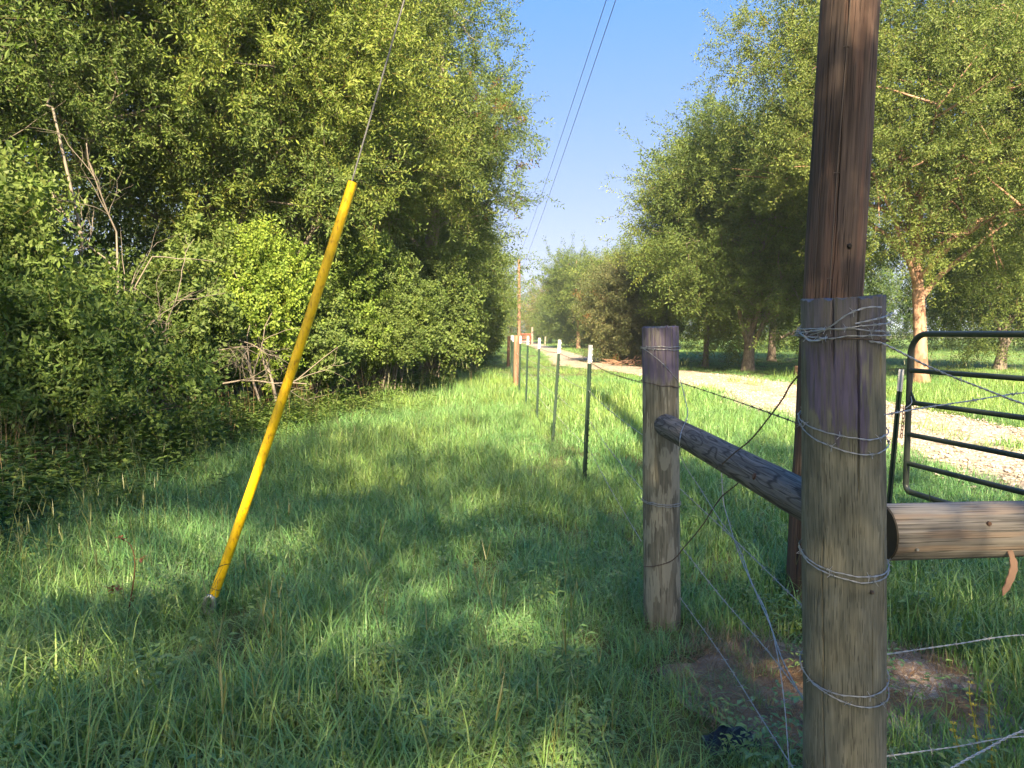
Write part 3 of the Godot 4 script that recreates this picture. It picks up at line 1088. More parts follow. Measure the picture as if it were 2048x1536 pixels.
	dead_sapling("thin grey stem bowed beside the mottled stem", Vector3(-3.82, 0, -11.7), 355, Vector3(-0.42, 1, 0), 2.0, 0.022, 2)
	dead_sapling("brown twig tangle drooping over the dry weeds", Vector3(-4.3, 1.45, -11.6), 356, Vector3(0.9, 0.1, 0.25), 1.0, 0.010, 3, 0.08)
	dead_sapling("drooping bare branches under the leafy thicket", Vector3(-4.7, 1.2, -11.1), 357, Vector3(0.8, 0.25, 0.3), 1.1, 0.009, 3, 0.1)
	dead_sapling("fallen grey branch lying across the undergrowth", Vector3(-4.25, 0.8, -11.0), 358, Vector3(1.0, 0.06, 0.1), 1.2, 0.014, 2, 0.0)
	# the rest of the wood, one mass
	rng.seed = 371
	var where := []
	var tints := PackedColorArray()
	for i in 3000:
		var z := rng.randf_range(-4.0, -70.0)
		var x := edge_x(z) - 4.6 - 14.0 * pow(rng.randf(), 1.3)
		var y := 0.4 + rng.randf() * 10.5
		if noise_fine.get_noise_3d(x * 0.45, y * 0.45, z * 0.45) < -0.12:
			continue
		where.append(Transform3D(turned(dir() + Vector3(0.4, 0.2, 0.4), rng.randf() * TAU, rng.randf_range(1.8, 2.9)), Vector3(x, y, z)))
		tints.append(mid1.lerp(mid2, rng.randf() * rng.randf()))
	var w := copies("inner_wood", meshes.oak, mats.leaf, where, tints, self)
	tag(w, "dim green mass of the wood behind its front trees", "woodland", "", "stuff")
	# weeds, brambles and dry stems along the edge
	var bw := broad_weed(72)
	where = []
	tints = PackedColorArray()
	for i in 6000:
		var z := -4.5 - 40.0 * pow(rng.randf(), 1.9)
		var x := edge_x(z) + rng.randfn() * 0.5 - 0.2 + (0.6 * rng.randf() if z > -14.0 else 0.0)
		where.append(Transform3D(Basis(Vector3.UP, rng.randf() * TAU).scaled(Vector3.ONE * rng.randf_range(0.45, 1.05)), Vector3(x, -0.03, z)))
		tints.append(Color(0.075, 0.14, 0.035).lerp(Color(0.165, 0.235, 0.055), rng.randf()))
	var ww := copies("edge_weeds", bw, mats.leaf, where, tints, self)
	tag(ww, "low broad-leaved weeds along the foot of the wood", "weeds", "", "stuff")
	rng.seed = 73
	var dm := MB.new()
	for i in 9:
		var k := rng.randf_range(0.7, 1.3)
		dm.tint = Color(k, k * 0.95, k * 0.9)
		blade(dm, Vector3(rng.randfn() * 0.07, 0, rng.randfn() * 0.07), rng.randf() * TAU, rng.randf_range(0.4, 1.15), rng.randf_range(0.004, 0.008), rng.randf_range(0, 0.35), rng.randf_range(0.0, 1.1), 4)
	var ds := dm.mesh()
	where = []
	tints = PackedColorArray()
	for i in 420:
		var z := -4.5 - 30.0 * pow(rng.randf(), 1.8)
		var x := edge_x(z) + rng.randfn() * 0.45 - 0.1
		where.append(Transform3D(Basis(Vector3.UP, rng.randf() * TAU).scaled(Vector3.ONE * rng.randf_range(0.4, 0.9)), Vector3(x, 0, z)))
		tints.append(Color(0.233, 0.163, 0.093).lerp(Color(0.466, 0.358, 0.202), rng.randf()))
	var dd := copies("dry_stems", ds, mats.dry, where, tints, self)
	tag(dd, "tangle of dry brown stems in front of the wood", "dry weeds", "", "stuff")

# ---------------------------------------------------------------- trees to the right and in the distance
func build_right_trees() -> void:
	var mid1 := Color(0.085, 0.140, 0.036)
	var mid2 := Color(0.165, 0.235, 0.056)
	var yel1 := Color(0.125, 0.185, 0.036)
	var yel2 := Color(0.240, 0.305, 0.060)
	tree("old_oak", "huge yellow-green tree with reddish trunk behind the steel gate", Vector3(11.8, 0, -21.6), 401, {h = 13.5, cy = 7.4, r = Vector3(4.9, 5.5, 4.4), tr = 0.19, n = 9200, s = 1.3, c1 = mid1, c2 = Color(0.195, 0.25, 0.058), limbs = 44, subs = 7, first = 0.16, clump = 0.12, bark = mats.pine_bark, low = 1.9,
		path = [Vector3(0, -0.1, 0), Vector3(-0.1, 1.8, 0), Vector3(-0.35, 4.2, 0), Vector3(-0.85, 7.2, 0), Vector3(-0.5, 8.8, 0), Vector3(0.45, 10.6, 0), Vector3(0.8, 12.2, 0)]})
	tree("oak_tree", "oak with thick dark trunk just left of the near pole", Vector3(9.0, 0, -28.6), 403, {h = 10.8, cy = 6.0, r = Vector3(3.1, 4.7, 3.0), tr = 0.22, n = 6000, s = 1.5, c1 = mid1, c2 = mid2, limbs = 28, subs = 6, first = 0.14, clump = 0.18, low = 1.2}, "oaks beyond the gravel road")
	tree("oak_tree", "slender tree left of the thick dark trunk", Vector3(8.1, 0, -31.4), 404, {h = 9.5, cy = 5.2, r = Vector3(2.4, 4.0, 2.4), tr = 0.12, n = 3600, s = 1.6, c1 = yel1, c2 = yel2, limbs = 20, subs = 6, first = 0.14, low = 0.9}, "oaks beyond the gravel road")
	tree("oak_tree", "leafy tree at the right picture edge behind the gate", Vector3(19.5, 0, -30.0), 405, {h = 11.0, cy = 5.2, r = Vector3(3.2, 4.6, 3.2), tr = 0.2, n = 4600, s = 1.6, c1 = mid1, c2 = mid2, limbs = 24, subs = 6, first = 0.1, low = 0.6}, "oaks beyond the gravel road")
	tree("oak_tree", "tree filling the gap behind the near utility pole", Vector3(13.5, 0, -39.0), 406, {h = 12.0, cy = 5.8, r = Vector3(4.2, 5.0, 3.6), tr = 0.2, n = 4200, s = 2.0, c1 = mid1, c2 = mid2, limbs = 22, subs = 6, first = 0.1, low = 1.0}, "oaks beyond the gravel road")
	tree("cedar_tree", "rounded grey-green cedar beside the turnout", Vector3(5.6, 0, -36.6), 407, {h = 5.4, cy = 2.5, r = Vector3(1.45, 2.4, 1.4), tr = 0.1, n = 3600, s = 1.35, c1 = Color(0.10, 0.135, 0.055), c2 = Color(0.19, 0.205, 0.095), limbs = 26, first = 0.05, low = 0.1, dry = 0.01})
	tree("cedar_tree", "greener cedar behind the rounded grey-green one", Vector3(6.9, 0, -41.0), 408, {h = 6.3, cy = 3.0, r = Vector3(1.5, 2.9, 1.5), tr = 0.1, n = 2600, s = 1.6, c1 = mid1, c2 = mid2, limbs = 22, first = 0.05, low = 0.1})
	tree("oak_tree", "umbrella-crowned oak in the middle distance", Vector3(6.0, 0, -68.0), 409, {h = 9.0, cy = 5.6, r = Vector3(2.6, 2.9, 2.6), tr = 0.17, n = 2000, s = 2.1, c1 = mid1, c2 = mid2, limbs = 20, first = 0.3, low = 2.0, clump = 0.2, bark = mats.pine_bark}, "trees across the far field")
	tree("oak_tree", "low green tree under the umbrella-crowned oak", Vector3(7.4, 0, -71.0), 410, {h = 6.0, cy = 3.0, r = Vector3(2.4, 2.9, 2.2), tr = 0.12, n = 1600, s = 2.2, c1 = mid1, c2 = mid2, limbs = 16, first = 0.06, low = 0.2}, "trees across the far field")
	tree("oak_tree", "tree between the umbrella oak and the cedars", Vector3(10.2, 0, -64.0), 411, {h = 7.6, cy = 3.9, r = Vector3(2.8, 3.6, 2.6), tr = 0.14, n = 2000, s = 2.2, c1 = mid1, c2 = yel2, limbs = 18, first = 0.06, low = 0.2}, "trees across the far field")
	tree("oak_tree", "pale half-dead tree right of the first far pole", Vector3(5.2, 0, -104.0), 412, {h = 7.5, cy = 4.2, r = Vector3(2.6, 3.4, 2.4), tr = 0.16, n = 900, s = 2.8, c1 = mid1, c2 = Color(0.310, 0.279, 0.124), limbs = 22, first = 0.1, low = 0.2, bark = mats.deadwood, dry = 0.15}, "trees across the far field")
	tree("oak_tree", "bushy tree left of the umbrella oak's foot", Vector3(7.0, 0, -96.0), 413, {h = 7.2, cy = 3.6, r = Vector3(3.0, 3.5, 2.6), tr = 0.14, n = 1700, s = 2.8, c1 = mid1, c2 = mid2, limbs = 16, first = 0.06, low = 0.1}, "trees across the far field")
	# distant mass
	rng.seed = 421
	var where := []
	var tints := PackedColorArray()
	for i in 2000:
		var a := rng.randf()
		var p: Vector3
		var s := 3.0
		if a < 0.55:
			var x := rng.randf_range(10.0, 62.0)
			p = Vector3(x, 0, -52.0 - 22.0 * rng.randf() - 0.0 * x)
			if x < 17.0:
				p.z -= (17.0 - x) * 3.5
			p.y = 0.2 + rng.randf() * (8.5 + 3.0 * noise_fine.get_noise_2d(x * 0.3, 5.0))
		else:
			var x := rng.randf_range(-24.0, 70.0)
			p = Vector3(x, 0.2 + rng.randf() * (7.0 + 5.0 * noise_fine.get_noise_2d(x * 0.22, 9.0)), -146.0 - 16.0 * rng.randf())
			s = 4.5
		where.append(Transform3D(turned(dir() + Vector3(0.3, 0.2, 0.6), rng.randf() * TAU, s * rng.randf_range(0.7, 1.3)), p))
		tints.append(Color(0.054, 0.116, 0.034).lerp(Color(0.135, 0.209, 0.049), rng.randf()))
	var w := copies("far_wood", meshes.oak, mats.leaf, where, tints, self)
	tag(w, "distant band of woodland beyond the field and road", "woodland", "", "stuff")
	# pale bare boughs of the big tree's neighbour at the right edge
	rng.seed = 431
	var mb := MB.new()
	twigs(mb, Vector3.ZERO, Vector3(0.9, 0.35, 0), 2.4, 0.035, 3, 0.01)
	twigs(mb, Vector3.ZERO, Vector3(0.6, 0.8, 0.1), 2.1, 0.028, 3, 0.0)
	var o := solo("dead_bough", mb.mesh(), mats.deadwood, "bare grey bough against the sky at upper right", "branch")
	o.position = Vector3(13.6, 7.4, -21.8)

# Trees behind and beside the photographer: their shadows lie over the foreground.
func build_shading_trees() -> void:
	var c1 := Color(0.05, 0.09, 0.02)
	var c2 := Color(0.11, 0.15, 0.03)
	var g := "trees behind the camera whose shade lies on the grass"
	tree("shade_tree", "oak standing out of view at the wood's edge behind the camera", Vector3(-0.9, 0, 6.2), 501, {h = 12.0, cy = 8.0, r = Vector3(3.1, 4.0, 3.1), tr = 0.09, n = 320, s = 1.9, c1 = c1, c2 = c2, limbs = 20, first = 0.3, low = 3.6, clump = 0.17}, g)
	tree("shade_tree", "oak standing out of view deeper in the wood behind the camera", Vector3(-4.0, 0, 5.6), 502, {h = 12.5, cy = 7.8, r = Vector3(3.0, 4.4, 3.0), tr = 0.09, n = 300, s = 1.9, c1 = c1, c2 = c2, limbs = 20, first = 0.25, low = 2.6, clump = 0.17}, g)
	tree("shade_tree", "oak standing out of view straight behind the camera", Vector3(1.5, 0, 9.0), 503, {h = 12.5, cy = 8.6, r = Vector3(3.1, 3.8, 3.1), tr = 0.09, n = 1250, s = 1.9, c1 = c1, c2 = c2, limbs = 20, first = 0.3, low = 4.4, clump = 0.17}, g)
	tree("shade_tree", "oak standing out of view left of the camera", Vector3(-6.3, 0, 2.2), 504, {h = 11.0, cy = 6.2, r = Vector3(2.8, 4.4, 2.8), tr = 0.09, n = 520, s = 1.7, c1 = c1, c2 = c2, limbs = 20, first = 0.2, low = 1.6, clump = 0.17}, g)
	tree("shade_tree", "oak standing out of view near the gateway behind the camera", Vector3(5.4, 0, 9.4), 505, {h = 12.0, cy = 8.4, r = Vector3(2.6, 3.4, 2.6), tr = 0.09, n = 340, s = 1.9, c1 = c1, c2 = c2, limbs = 18, first = 0.3, low = 4.4, clump = 0.17}, g)

# ---------------------------------------------------------------- posts and rails
var corner_a := Vector3(0.931, -0.03, -2.0)
var corner_b := Vector3(0.875, 1.59, -2.0)
var line_a := Vector3(0.772, -0.05, -3.76)
var line_b := Vector3(0.741, 1.527, -3.76)

func build_posts() -> void:
	var c := thing("corner_post", "thick weathered corner post nearest the camera, purple paint at its top", "fence post", Vector3.ZERO, "timber fence posts")
	var cp := part("post", log_mesh(corner_a, corner_b, 0.106, 0.104, [[-0.05, 0.70, 1.0, 0.026, 0.03], [0.62, 0.88, 1.0, 0.028, 0.025], [-0.62, 0.9, 1.0, 0.034, 0.03], [1.1, 0.93, 1.0, 0.026, 0.02], [0.75, 0.5, 0.66, 0.016, 0.010], [0.33, 0.33, 0.5, 0.014, 0.008], [-0.9, 0.2, 0.62, 0.016, 0.010], [-1.9, 0.3, 1.0, 0.03, 0.02], [2.4, 0.5, 1.0, 0.03, 0.02]], 601, 70, Vector3.ZERO, Vector3(-0.055, 1.0, 0.03)), mats.corner_post_wood, c)
	var knot := MB.new()
	knot.tube(PackedVector3Array([Vector3(0.93, 0.83, -1.897), Vector3(0.93, 0.83, -1.889)]), PackedFloat32Array([0.006, 0.003]), 7)
	part("nail_head", knot.mesh(), mats.rusty, cp)
	var l := thing("brace_post", "slimmer timber post with a purple-painted top behind the corner post", "fence post", Vector3.ZERO, "timber fence posts")
	part("post", log_mesh(line_a, line_b, 0.094, 0.090, [[0.1, 0.88, 1.0, 0.018, 0.012], [-0.5, 0.9, 1.0, 0.018, 0.012], [0.5, 0.86, 1.0, 0.015, 0.012], [2.5, 0.4, 1.0, 0.02, 0.02]], 602, 60, Vector3.ZERO, Vector3(-0.03, 1.0, 0.02)), mats.line_post_wood, l)
	var b := thing("brace_rail", "dark swirled brace rail between the two purple-topped posts", "fence rail")
	var brl := part("rail", log_mesh(Vector3(0.757, 1.045, -3.70), Vector3(0.868, 1.005, -2.07), 0.056, 0.058, [[1.15, 0.45, 0.99, 0.03, 0.016], [2.6, 0.1, 0.8, 0.02, 0.01]], 603, 60), mats.brace_wood, b)
	var kn := MB.new()
	kn.tube(PackedVector3Array([Vector3(0.795, 1.03, -2.42), Vector3(0.787, 1.033, -2.42)]), PackedFloat32Array([0.014, 0.010]), 9)
	part("knot", kn.mesh(), plain("knot_wood", lin(0.10, 0.055, 0.035), 0.9), brl)
	var r := thing("gate_rail", "thick pale log rail running right from the corner post", "fence rail")
	var grl := part("rail", log_mesh(Vector3(1.085, 0.918, -2.16), Vector3(3.86, 0.93, -2.36), 0.082, 0.078, [[0.55, 0.12, 0.5, 0.02, 0.008], [-0.2, 0.05, 0.3, 0.012, 0.004], [0.9, 0.25, 0.9, 0.02, 0.01]], 604, 60), mats.rail_wood, r)
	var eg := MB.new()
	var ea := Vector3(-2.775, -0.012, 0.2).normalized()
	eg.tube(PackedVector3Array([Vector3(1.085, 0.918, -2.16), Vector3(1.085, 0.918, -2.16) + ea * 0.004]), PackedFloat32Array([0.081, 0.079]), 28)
	part("sawn_end", eg.mesh(), plain("shaded_sawn_end", lin(0.055, 0.048, 0.036), 0.9), grl)  # the shade on the log's end face is put into this dark brown
	var nh := MB.new()
	nh.tube(PackedVector3Array([Vector3(1.145, 0.888, -2.092), Vector3(1.145, 0.888, -2.078)]), PackedFloat32Array([0.0042, 0.0036]), 8)
	part("nail_head", nh.mesh(), mats.galv, grl)
	var kn2 := MB.new()
	kn2.tube(PackedVector3Array([Vector3(1.36, 0.955, -2.11), Vector3(1.36, 0.957, -2.102)]), PackedFloat32Array([0.008, 0.006]), 8)
	part("knot", kn2.mesh(), mats.knot_wood, grl)
	var strip := MB.new()
	var sp := smooth(PackedVector3Array([Vector3(1.428, 0.875, -2.11), Vector3(1.424, 0.84, -2.085), Vector3(1.412, 0.80, -2.08), Vector3(1.392, 0.755, -2.078)]), 0.01)
	for i in sp.size():
		var t := float(i) / (sp.size() - 1)
		var w := 0.0085 * (0.6 + 0.6 * sin(t * 2.8) + 0.12 * sin(t * 31.0)) * (1.0 if t < 0.9 else (1.0 - t) * 8.0 + 0.15)
		strip.vert(sp[i] + Vector3(w, 0.002, 0), Vector3(0, 0, 1)); strip.vert(sp[i] - Vector3(w, 0, 0.003), Vector3(0, 0, 1))
		strip.vert(sp[i] + Vector3(w, 0.002, -0.003), Vector3(0, 0, -1)); strip.vert(sp[i] - Vector3(w, 0, 0.006), Vector3(0, 0, -1))
		if i:
			var q := strip.v.size() - 8
			strip.tri(q, q + 1, q + 4); strip.tri(q + 1, q + 5, q + 4)
			strip.tri(q + 2, q + 3, q + 6); strip.tri(q + 3, q + 7, q + 6)
	part("loose_bark_strip", strip.mesh(), plain("inner_bark", lin(0.22, 0.14, 0.10), 0.9), grl)
	solo("gate_post", log_mesh(Vector3(3.92, -0.03, -2.27), Vector3(3.9, 1.6, -2.27), 0.11, 0.108, [[0.3, 0.6, 1.0, 0.02, 0.02]], 605, 30), mats.line_post_wood, "timber gate post out of view where the gate hangs", "fence post", "timber fence posts")
	# steel line posts running away from the camera
	var g := "green steel fence posts with white tips"
	var tp := [
		[Vector3(0.688, 0, -7.0), Vector3(0.741, 1.384, -7.0), "nearest green steel post with white tip in the fence line"],
		[Vector3(0.536, 0, -9.66), Vector3(0.624, 1.404, -9.66), "second green steel post from the purple-topped posts"],
		[Vector3(0.420, 0, -12.34), Vector3(0.460, 1.41, -12.34), "third green steel post from the purple-topped posts"],
		[Vector3(0.286, 0, -15.0), Vector3(0.329, 1.43, -15.0), "fourth green steel post from the purple-topped posts"],
		[Vector3(0.175, 0, -17.66), Vector3(0.211, 1.418, -17.66), "fifth green steel post, just before the reddish wooden post"],
		[Vector3(0.045, 0, -22.6), Vector3(0.055, 1.40, -22.6), "first steel post behind the reddish wooden post"],
		[Vector3(0.01, 0, -25.3), Vector3(0.02, 1.40, -25.3), "second steel post behind the reddish wooden post"],
		[Vector3(-0.03, 0, -28.0), Vector3(-0.02, 1.40, -28.0), "third steel post behind the reddish wooden post"]]
	for i in tp.size():
		t_post(tp[i][2], tp[i][0], tp[i][1], 0.25 + 0.1 * sin(i * 5.0), g)
	t_post("lone steel post with white tip beside the gate's end", Vector3(2.685, 0, -5.3), Vector3(2.755, 1.24, -5.3), 1.4, g)
	wood_post("reddish wooden post in the fence line behind the steel posts", Vector3(0.10, 0, -19.9), Vector3(0.125, 1.42, -19.9), 0.075, mats.red_post_wood, 611, "timber fence posts")
	wood_post("slim brown wooden post at the far end of the fence", Vector3(-0.17, 0, -32.0), Vector3(-0.13, 1.35, -32.0), 0.07, mats.red_post_wood, 612, "timber fence posts")
	wood_post("pale wooden post by the far red gate", Vector3(2.4, 0, -90.0), Vector3(2.42, 2.15, -90.0), 0.13, mats.rail_wood, 613, "timber fence posts")
	wood_post("short stub post in the far field beside the track", Vector3(4.05, 0, -92.0), Vector3(4.1, 1.0, -92.0), 0.1, mats.rail_wood, 614, "timber fence posts")

# ---------------------------------------------------------------- wires
func build_wires() -> void:
	var g := "barbed fence wires"
	var hs := [1.235, 0.97, 0.69, 0.42]
	var nm := ["topmost", "second", "third", "lowest"]
	for k in 4:
		var p := PackedVector3Array([Vector3(0.665, hs[k] + 0.01, -3.79)])
		var stops := [[0.712, -7.0], [0.59, -9.66], [0.45, -12.34], [0.32, -15.0], [0.20, -17.66], [0.115, -19.82], [0.06, -22.6], [0.025, -25.3], [-0.015, -28.0], [-0.14, -31.9]]
		for s in stops:
			p.append(Vector3(s[0] + 0.006, hs[k] + 0.01 * sin(s[1] * 3.0 + k), s[1]))
		var fine := PackedVector3Array()
		for i in p.size() - 1:
			for j in 24:
				var t := j / 24.0
				fine.append(p[i].lerp(p[i + 1], t) - Vector3(0, 0.02 * sin(t * PI), 0))
		fine.append(p[p.size() - 1])
		barbed_wire("barbed_wire", "%s strand of barbed wire along the steel posts" % nm[k], fine, mats.galv if k > 0 else mats.rusty, g, 620 + k, 0.125 if k == 0 else 0.25, 0.0016, 0.25, false)
	var V := func(a: Array) -> PackedVector3Array:
		var o := PackedVector3Array()
		for q in a:
			o.append(Vector3(q[0], q[1], q[2]))
		return o
	barbed_wire("barbed_wire", "weathered top strand between the two purple-topped posts", V.call([[0.822, 1.256, -3.66], [0.885, 1.229, -2.9], [0.818, 1.24, -2.08]]), mats.rusty, g, 631)
	barbed_wire("barbed_wire", "bright middle strand running under the brace rail", V.call([[0.836, 0.725, -3.7], [0.866, 0.695, -2.8], [0.851, 0.70, -2.12]]), mats.galv, g, 632)
	barbed_wire("barbed_wire", "bright low strand crossing the loose wires", V.call([[0.843, 0.436, -3.7], [0.828, 0.455, -2.9], [0.831, 0.467, -2.4], [0.833, 0.458, -2.06]]), mats.galv, g, 633)
	barbed_wire("barbed_wire", "lowest strand over the bare soil between the posts", V.call([[0.847, 0.167, -3.7], [0.83, 0.225, -2.9], [0.81, 0.25, -2.3], [0.823, 0.226, -2.02]]), mats.galv, g, 634)
	var loose := "loose wires hanging between the timber posts"
	barbed_wire("loose_wire", "loose bright wire hanging over the brace rail", V.call([[0.819, 1.27, -3.64], [0.812, 1.185, -3.5], [0.80, 1.125, -3.4], [0.722, 1.045, -3.2], [0.735, 0.955, -3.22], [0.80, 0.84, -3.16], [0.844, 0.741, -3.0], [0.858, 0.692, -2.8], [0.852, 0.608, -2.6], [0.864, 0.523, -2.45], [0.853, 0.47, -2.3], [0.838, 0.442, -2.08]]), mats.galv, loose, 635, 0.22, 0.0012)
	barbed_wire("loose_wire", "second loose wire dropping straight to the grass", V.call([[0.872, 0.96, -3.1], [0.872, 0.80, -3.05], [0.878, 0.741, -3.0], [0.853, 0.688, -2.8], [0.848, 0.614, -2.6], [0.868, 0.547, -2.5], [0.873, 0.442, -2.4], [0.865, 0.307, -2.3], [0.835, 0.12, -2.16], [0.82, 0.02, -2.1]]), mats.galv, loose, 636, 0.2, 0.0012)
	barbed_wire("brace_wire", "thick rusty twisted brace wire from the corner post to the rail", V.call([[0.79, 1.40, -2.03], [0.80, 1.35, -2.15], [0.814, 1.30, -2.25], [0.814, 1.211, -2.4], [0.80, 1.14, -2.5], [0.778, 1.08, -2.6], [0.752, 1.03, -2.66]]), mats.rusty, loose, 637, 0.0, 0.0017, 0.03)
	barbed_wire("brace_wire", "rusty twisted wire from under the rail to the brace post's foot", V.call([[0.80, 0.965, -2.75], [0.876, 0.923, -2.87], [0.846, 0.833, -3.0], [0.825, 0.668, -3.2], [0.822, 0.46, -3.55], [0.79, 0.368, -3.655], [0.711, 0.336, -3.675], [0.667, 0.32, -3.72]]), mats.rusty, loose, 638, 0.0, 0.0017, 0.03)
	# to the right of the corner post
	var rg := "wires leaving the corner post to the right"
	barbed_wire("barbed_wire", "twisted wire sloping down right from the corner post's top", V.call([[0.90, 1.478, -1.893], [0.939, 1.471, -1.9], [1.071, 1.411, -1.92], [1.22, 1.357, -1.95], [1.367, 1.307, -1.97], [2.6, 0.98, -1.95]]), mats.galv, rg, 641, 0.3, 0.0017, 0.04)
	barbed_wire("barbed_wire", "barbed strand rising right across the gate", V.call([[0.95, 1.285, -1.93], [1.066, 1.302, -1.95], [1.195, 1.318, -1.97], [1.386, 1.34, -2.0], [2.6, 1.42, -1.9]]), mats.galv, rg, 642)
	barbed_wire("barbed_wire", "barbed strand below the log rail at right", V.call([[0.99, 0.63, -1.97], [1.199, 0.646, -2.0], [1.453, 0.654, -2.05], [2.6, 0.68, -1.95]]), mats.galv, rg, 643)
	barbed_wire("barbed_wire", "low barbed strand in front of the yellow weed stalks", V.call([[1.0, 0.345, -1.97], [1.211, 0.355, -2.0], [1.467, 0.359, -2.05], [2.6, 0.38, -1.95]]), mats.galv, rg, 644)
	barbed_wire("barbed_wire", "thick twisted wire slanting up in the bottom right corner", V.call([[1.0, 0.30, -1.85], [1.14, 0.344, -1.9], [1.262, 0.37, -1.95], [1.43, 0.408, -2.0], [2.6, 0.7, -1.95]]), mats.galv, rg, 645, 0.1, 0.002, 0.04)
	# wraps round the corner post
	var wg := "wire wrapped round the timber posts"
	var wraps := [
		[1.512, 0.011, Vector2(0.012, 0.004), 0.0], [1.502, 0.007, Vector2(-0.008, 0.004), 0.0], [1.492, 0.012, Vector2(0.004, -0.006), 0.004], [1.484, 0.006, Vector2(-0.006, 0.0), 0.0],
		[1.258, 0.006, Vector2(-0.006, -0.028), 0.0], [1.238, 0.006, Vector2(-0.010, -0.046), 0.0], [0.90, 0.006, Vector2(-0.004, -0.028), 0.0], [0.893, 0.007, Vector2(-0.006, -0.034), 0.0], [0.582, 0.006, Vector2(0.006, -0.028), 0.0], [0.564, 0.007, Vector2(-0.012, -0.036), 0.0]]
	var wl := ["uppermost tangled wire loop at the corner post's top", "second tangled wire loop at the corner post's top", "third tangled wire loop with barbs at the corner post's top", "fourth tangled wire loop, lowest of the corner post's top tangle", "upper wire loop below the purple paint on the corner post", "lower sagging wire loop below the purple paint on the corner post", "upper wire loop level with the log rail's underside", "lower wire loop level with the log rail's underside", "upper wire loop low on the corner post", "lowest wire loop on the corner post"]
	for i in wraps.size():
		var w: Array = wraps[i]
		barbed_wire("wire_wrap", wl[i], ring_points(corner_a, corner_b, w[0], 0.104 + float(w[1]) * 0.6, w[2], 650 + i, 0.4 * i, 0.4 * i + TAU, w[3]), mats.galv if i != 3 else mats.rusty, wg, 650 + i, 0.11, 0.0013, 0.05, false)
	barbed_wire("wire_wrap", "loose wire end sticking up at the corner post's top", V.call([[0.775, 1.492, -1.965], [0.80, 1.508, -1.915], [0.84, 1.545, -1.885], [0.885, 1.562, -1.882], [0.925, 1.563, -1.885]]), mats.galv, wg, 661, 0.08)
	barbed_wire("wire_wrap", "wire end rising past the corner post's right side", V.call([[0.86, 1.522, -1.885], [0.92, 1.535, -1.89], [0.97, 1.545, -1.935], [0.995, 1.552, -1.97]]), mats.galv, wg, 662, 0.07)
	barbed_wire("wire_wrap", "short wire end twisted at the corner post's left side", V.call([[0.765, 1.505, -2.02], [0.762, 1.49, -1.96], [0.772, 1.478, -1.935], [0.80, 1.487, -1.905]]), mats.galv, wg, 663, 0.05, 0.0018)
	# wraps round the brace post
	var w2 := [[1.427, Vector2(0.002, 0.003), true, "upper wire loop round the brace post's purple top"], [1.418, Vector2(-0.003, 0.0), true, "lower wire loop round the brace post's purple top"], [1.243, Vector2(-0.013, -0.004), false, "single wire round the brace post below its purple paint"], [0.652, Vector2(-0.006, -0.005), true, "upper of the double wire loops midway down the brace post"], [0.643, Vector2(-0.008, -0.005), true, "lower of the double wire loops midway down the brace post"]]
	for i in w2.size():
		barbed_wire("wire_wrap", w2[i][3], ring_points(line_a, line_b, w2[i][0], 0.093, w2[i][1], 670 + i), mats.galv if w2[i][2] else mats.rusty, wg, 670 + i, 0.2, 0.0013, 0.05, false)
	barbed_wire("wire_wrap", "bright wire slanting across the brace post's purple paint", V.call([[0.652, 1.42, -3.72], [0.675, 1.402, -3.69], [0.74, 1.345, -3.662], [0.80, 1.283, -3.685], [0.825, 1.26, -3.70]]), mats.galv, wg, 681, 0.3, 0.001)

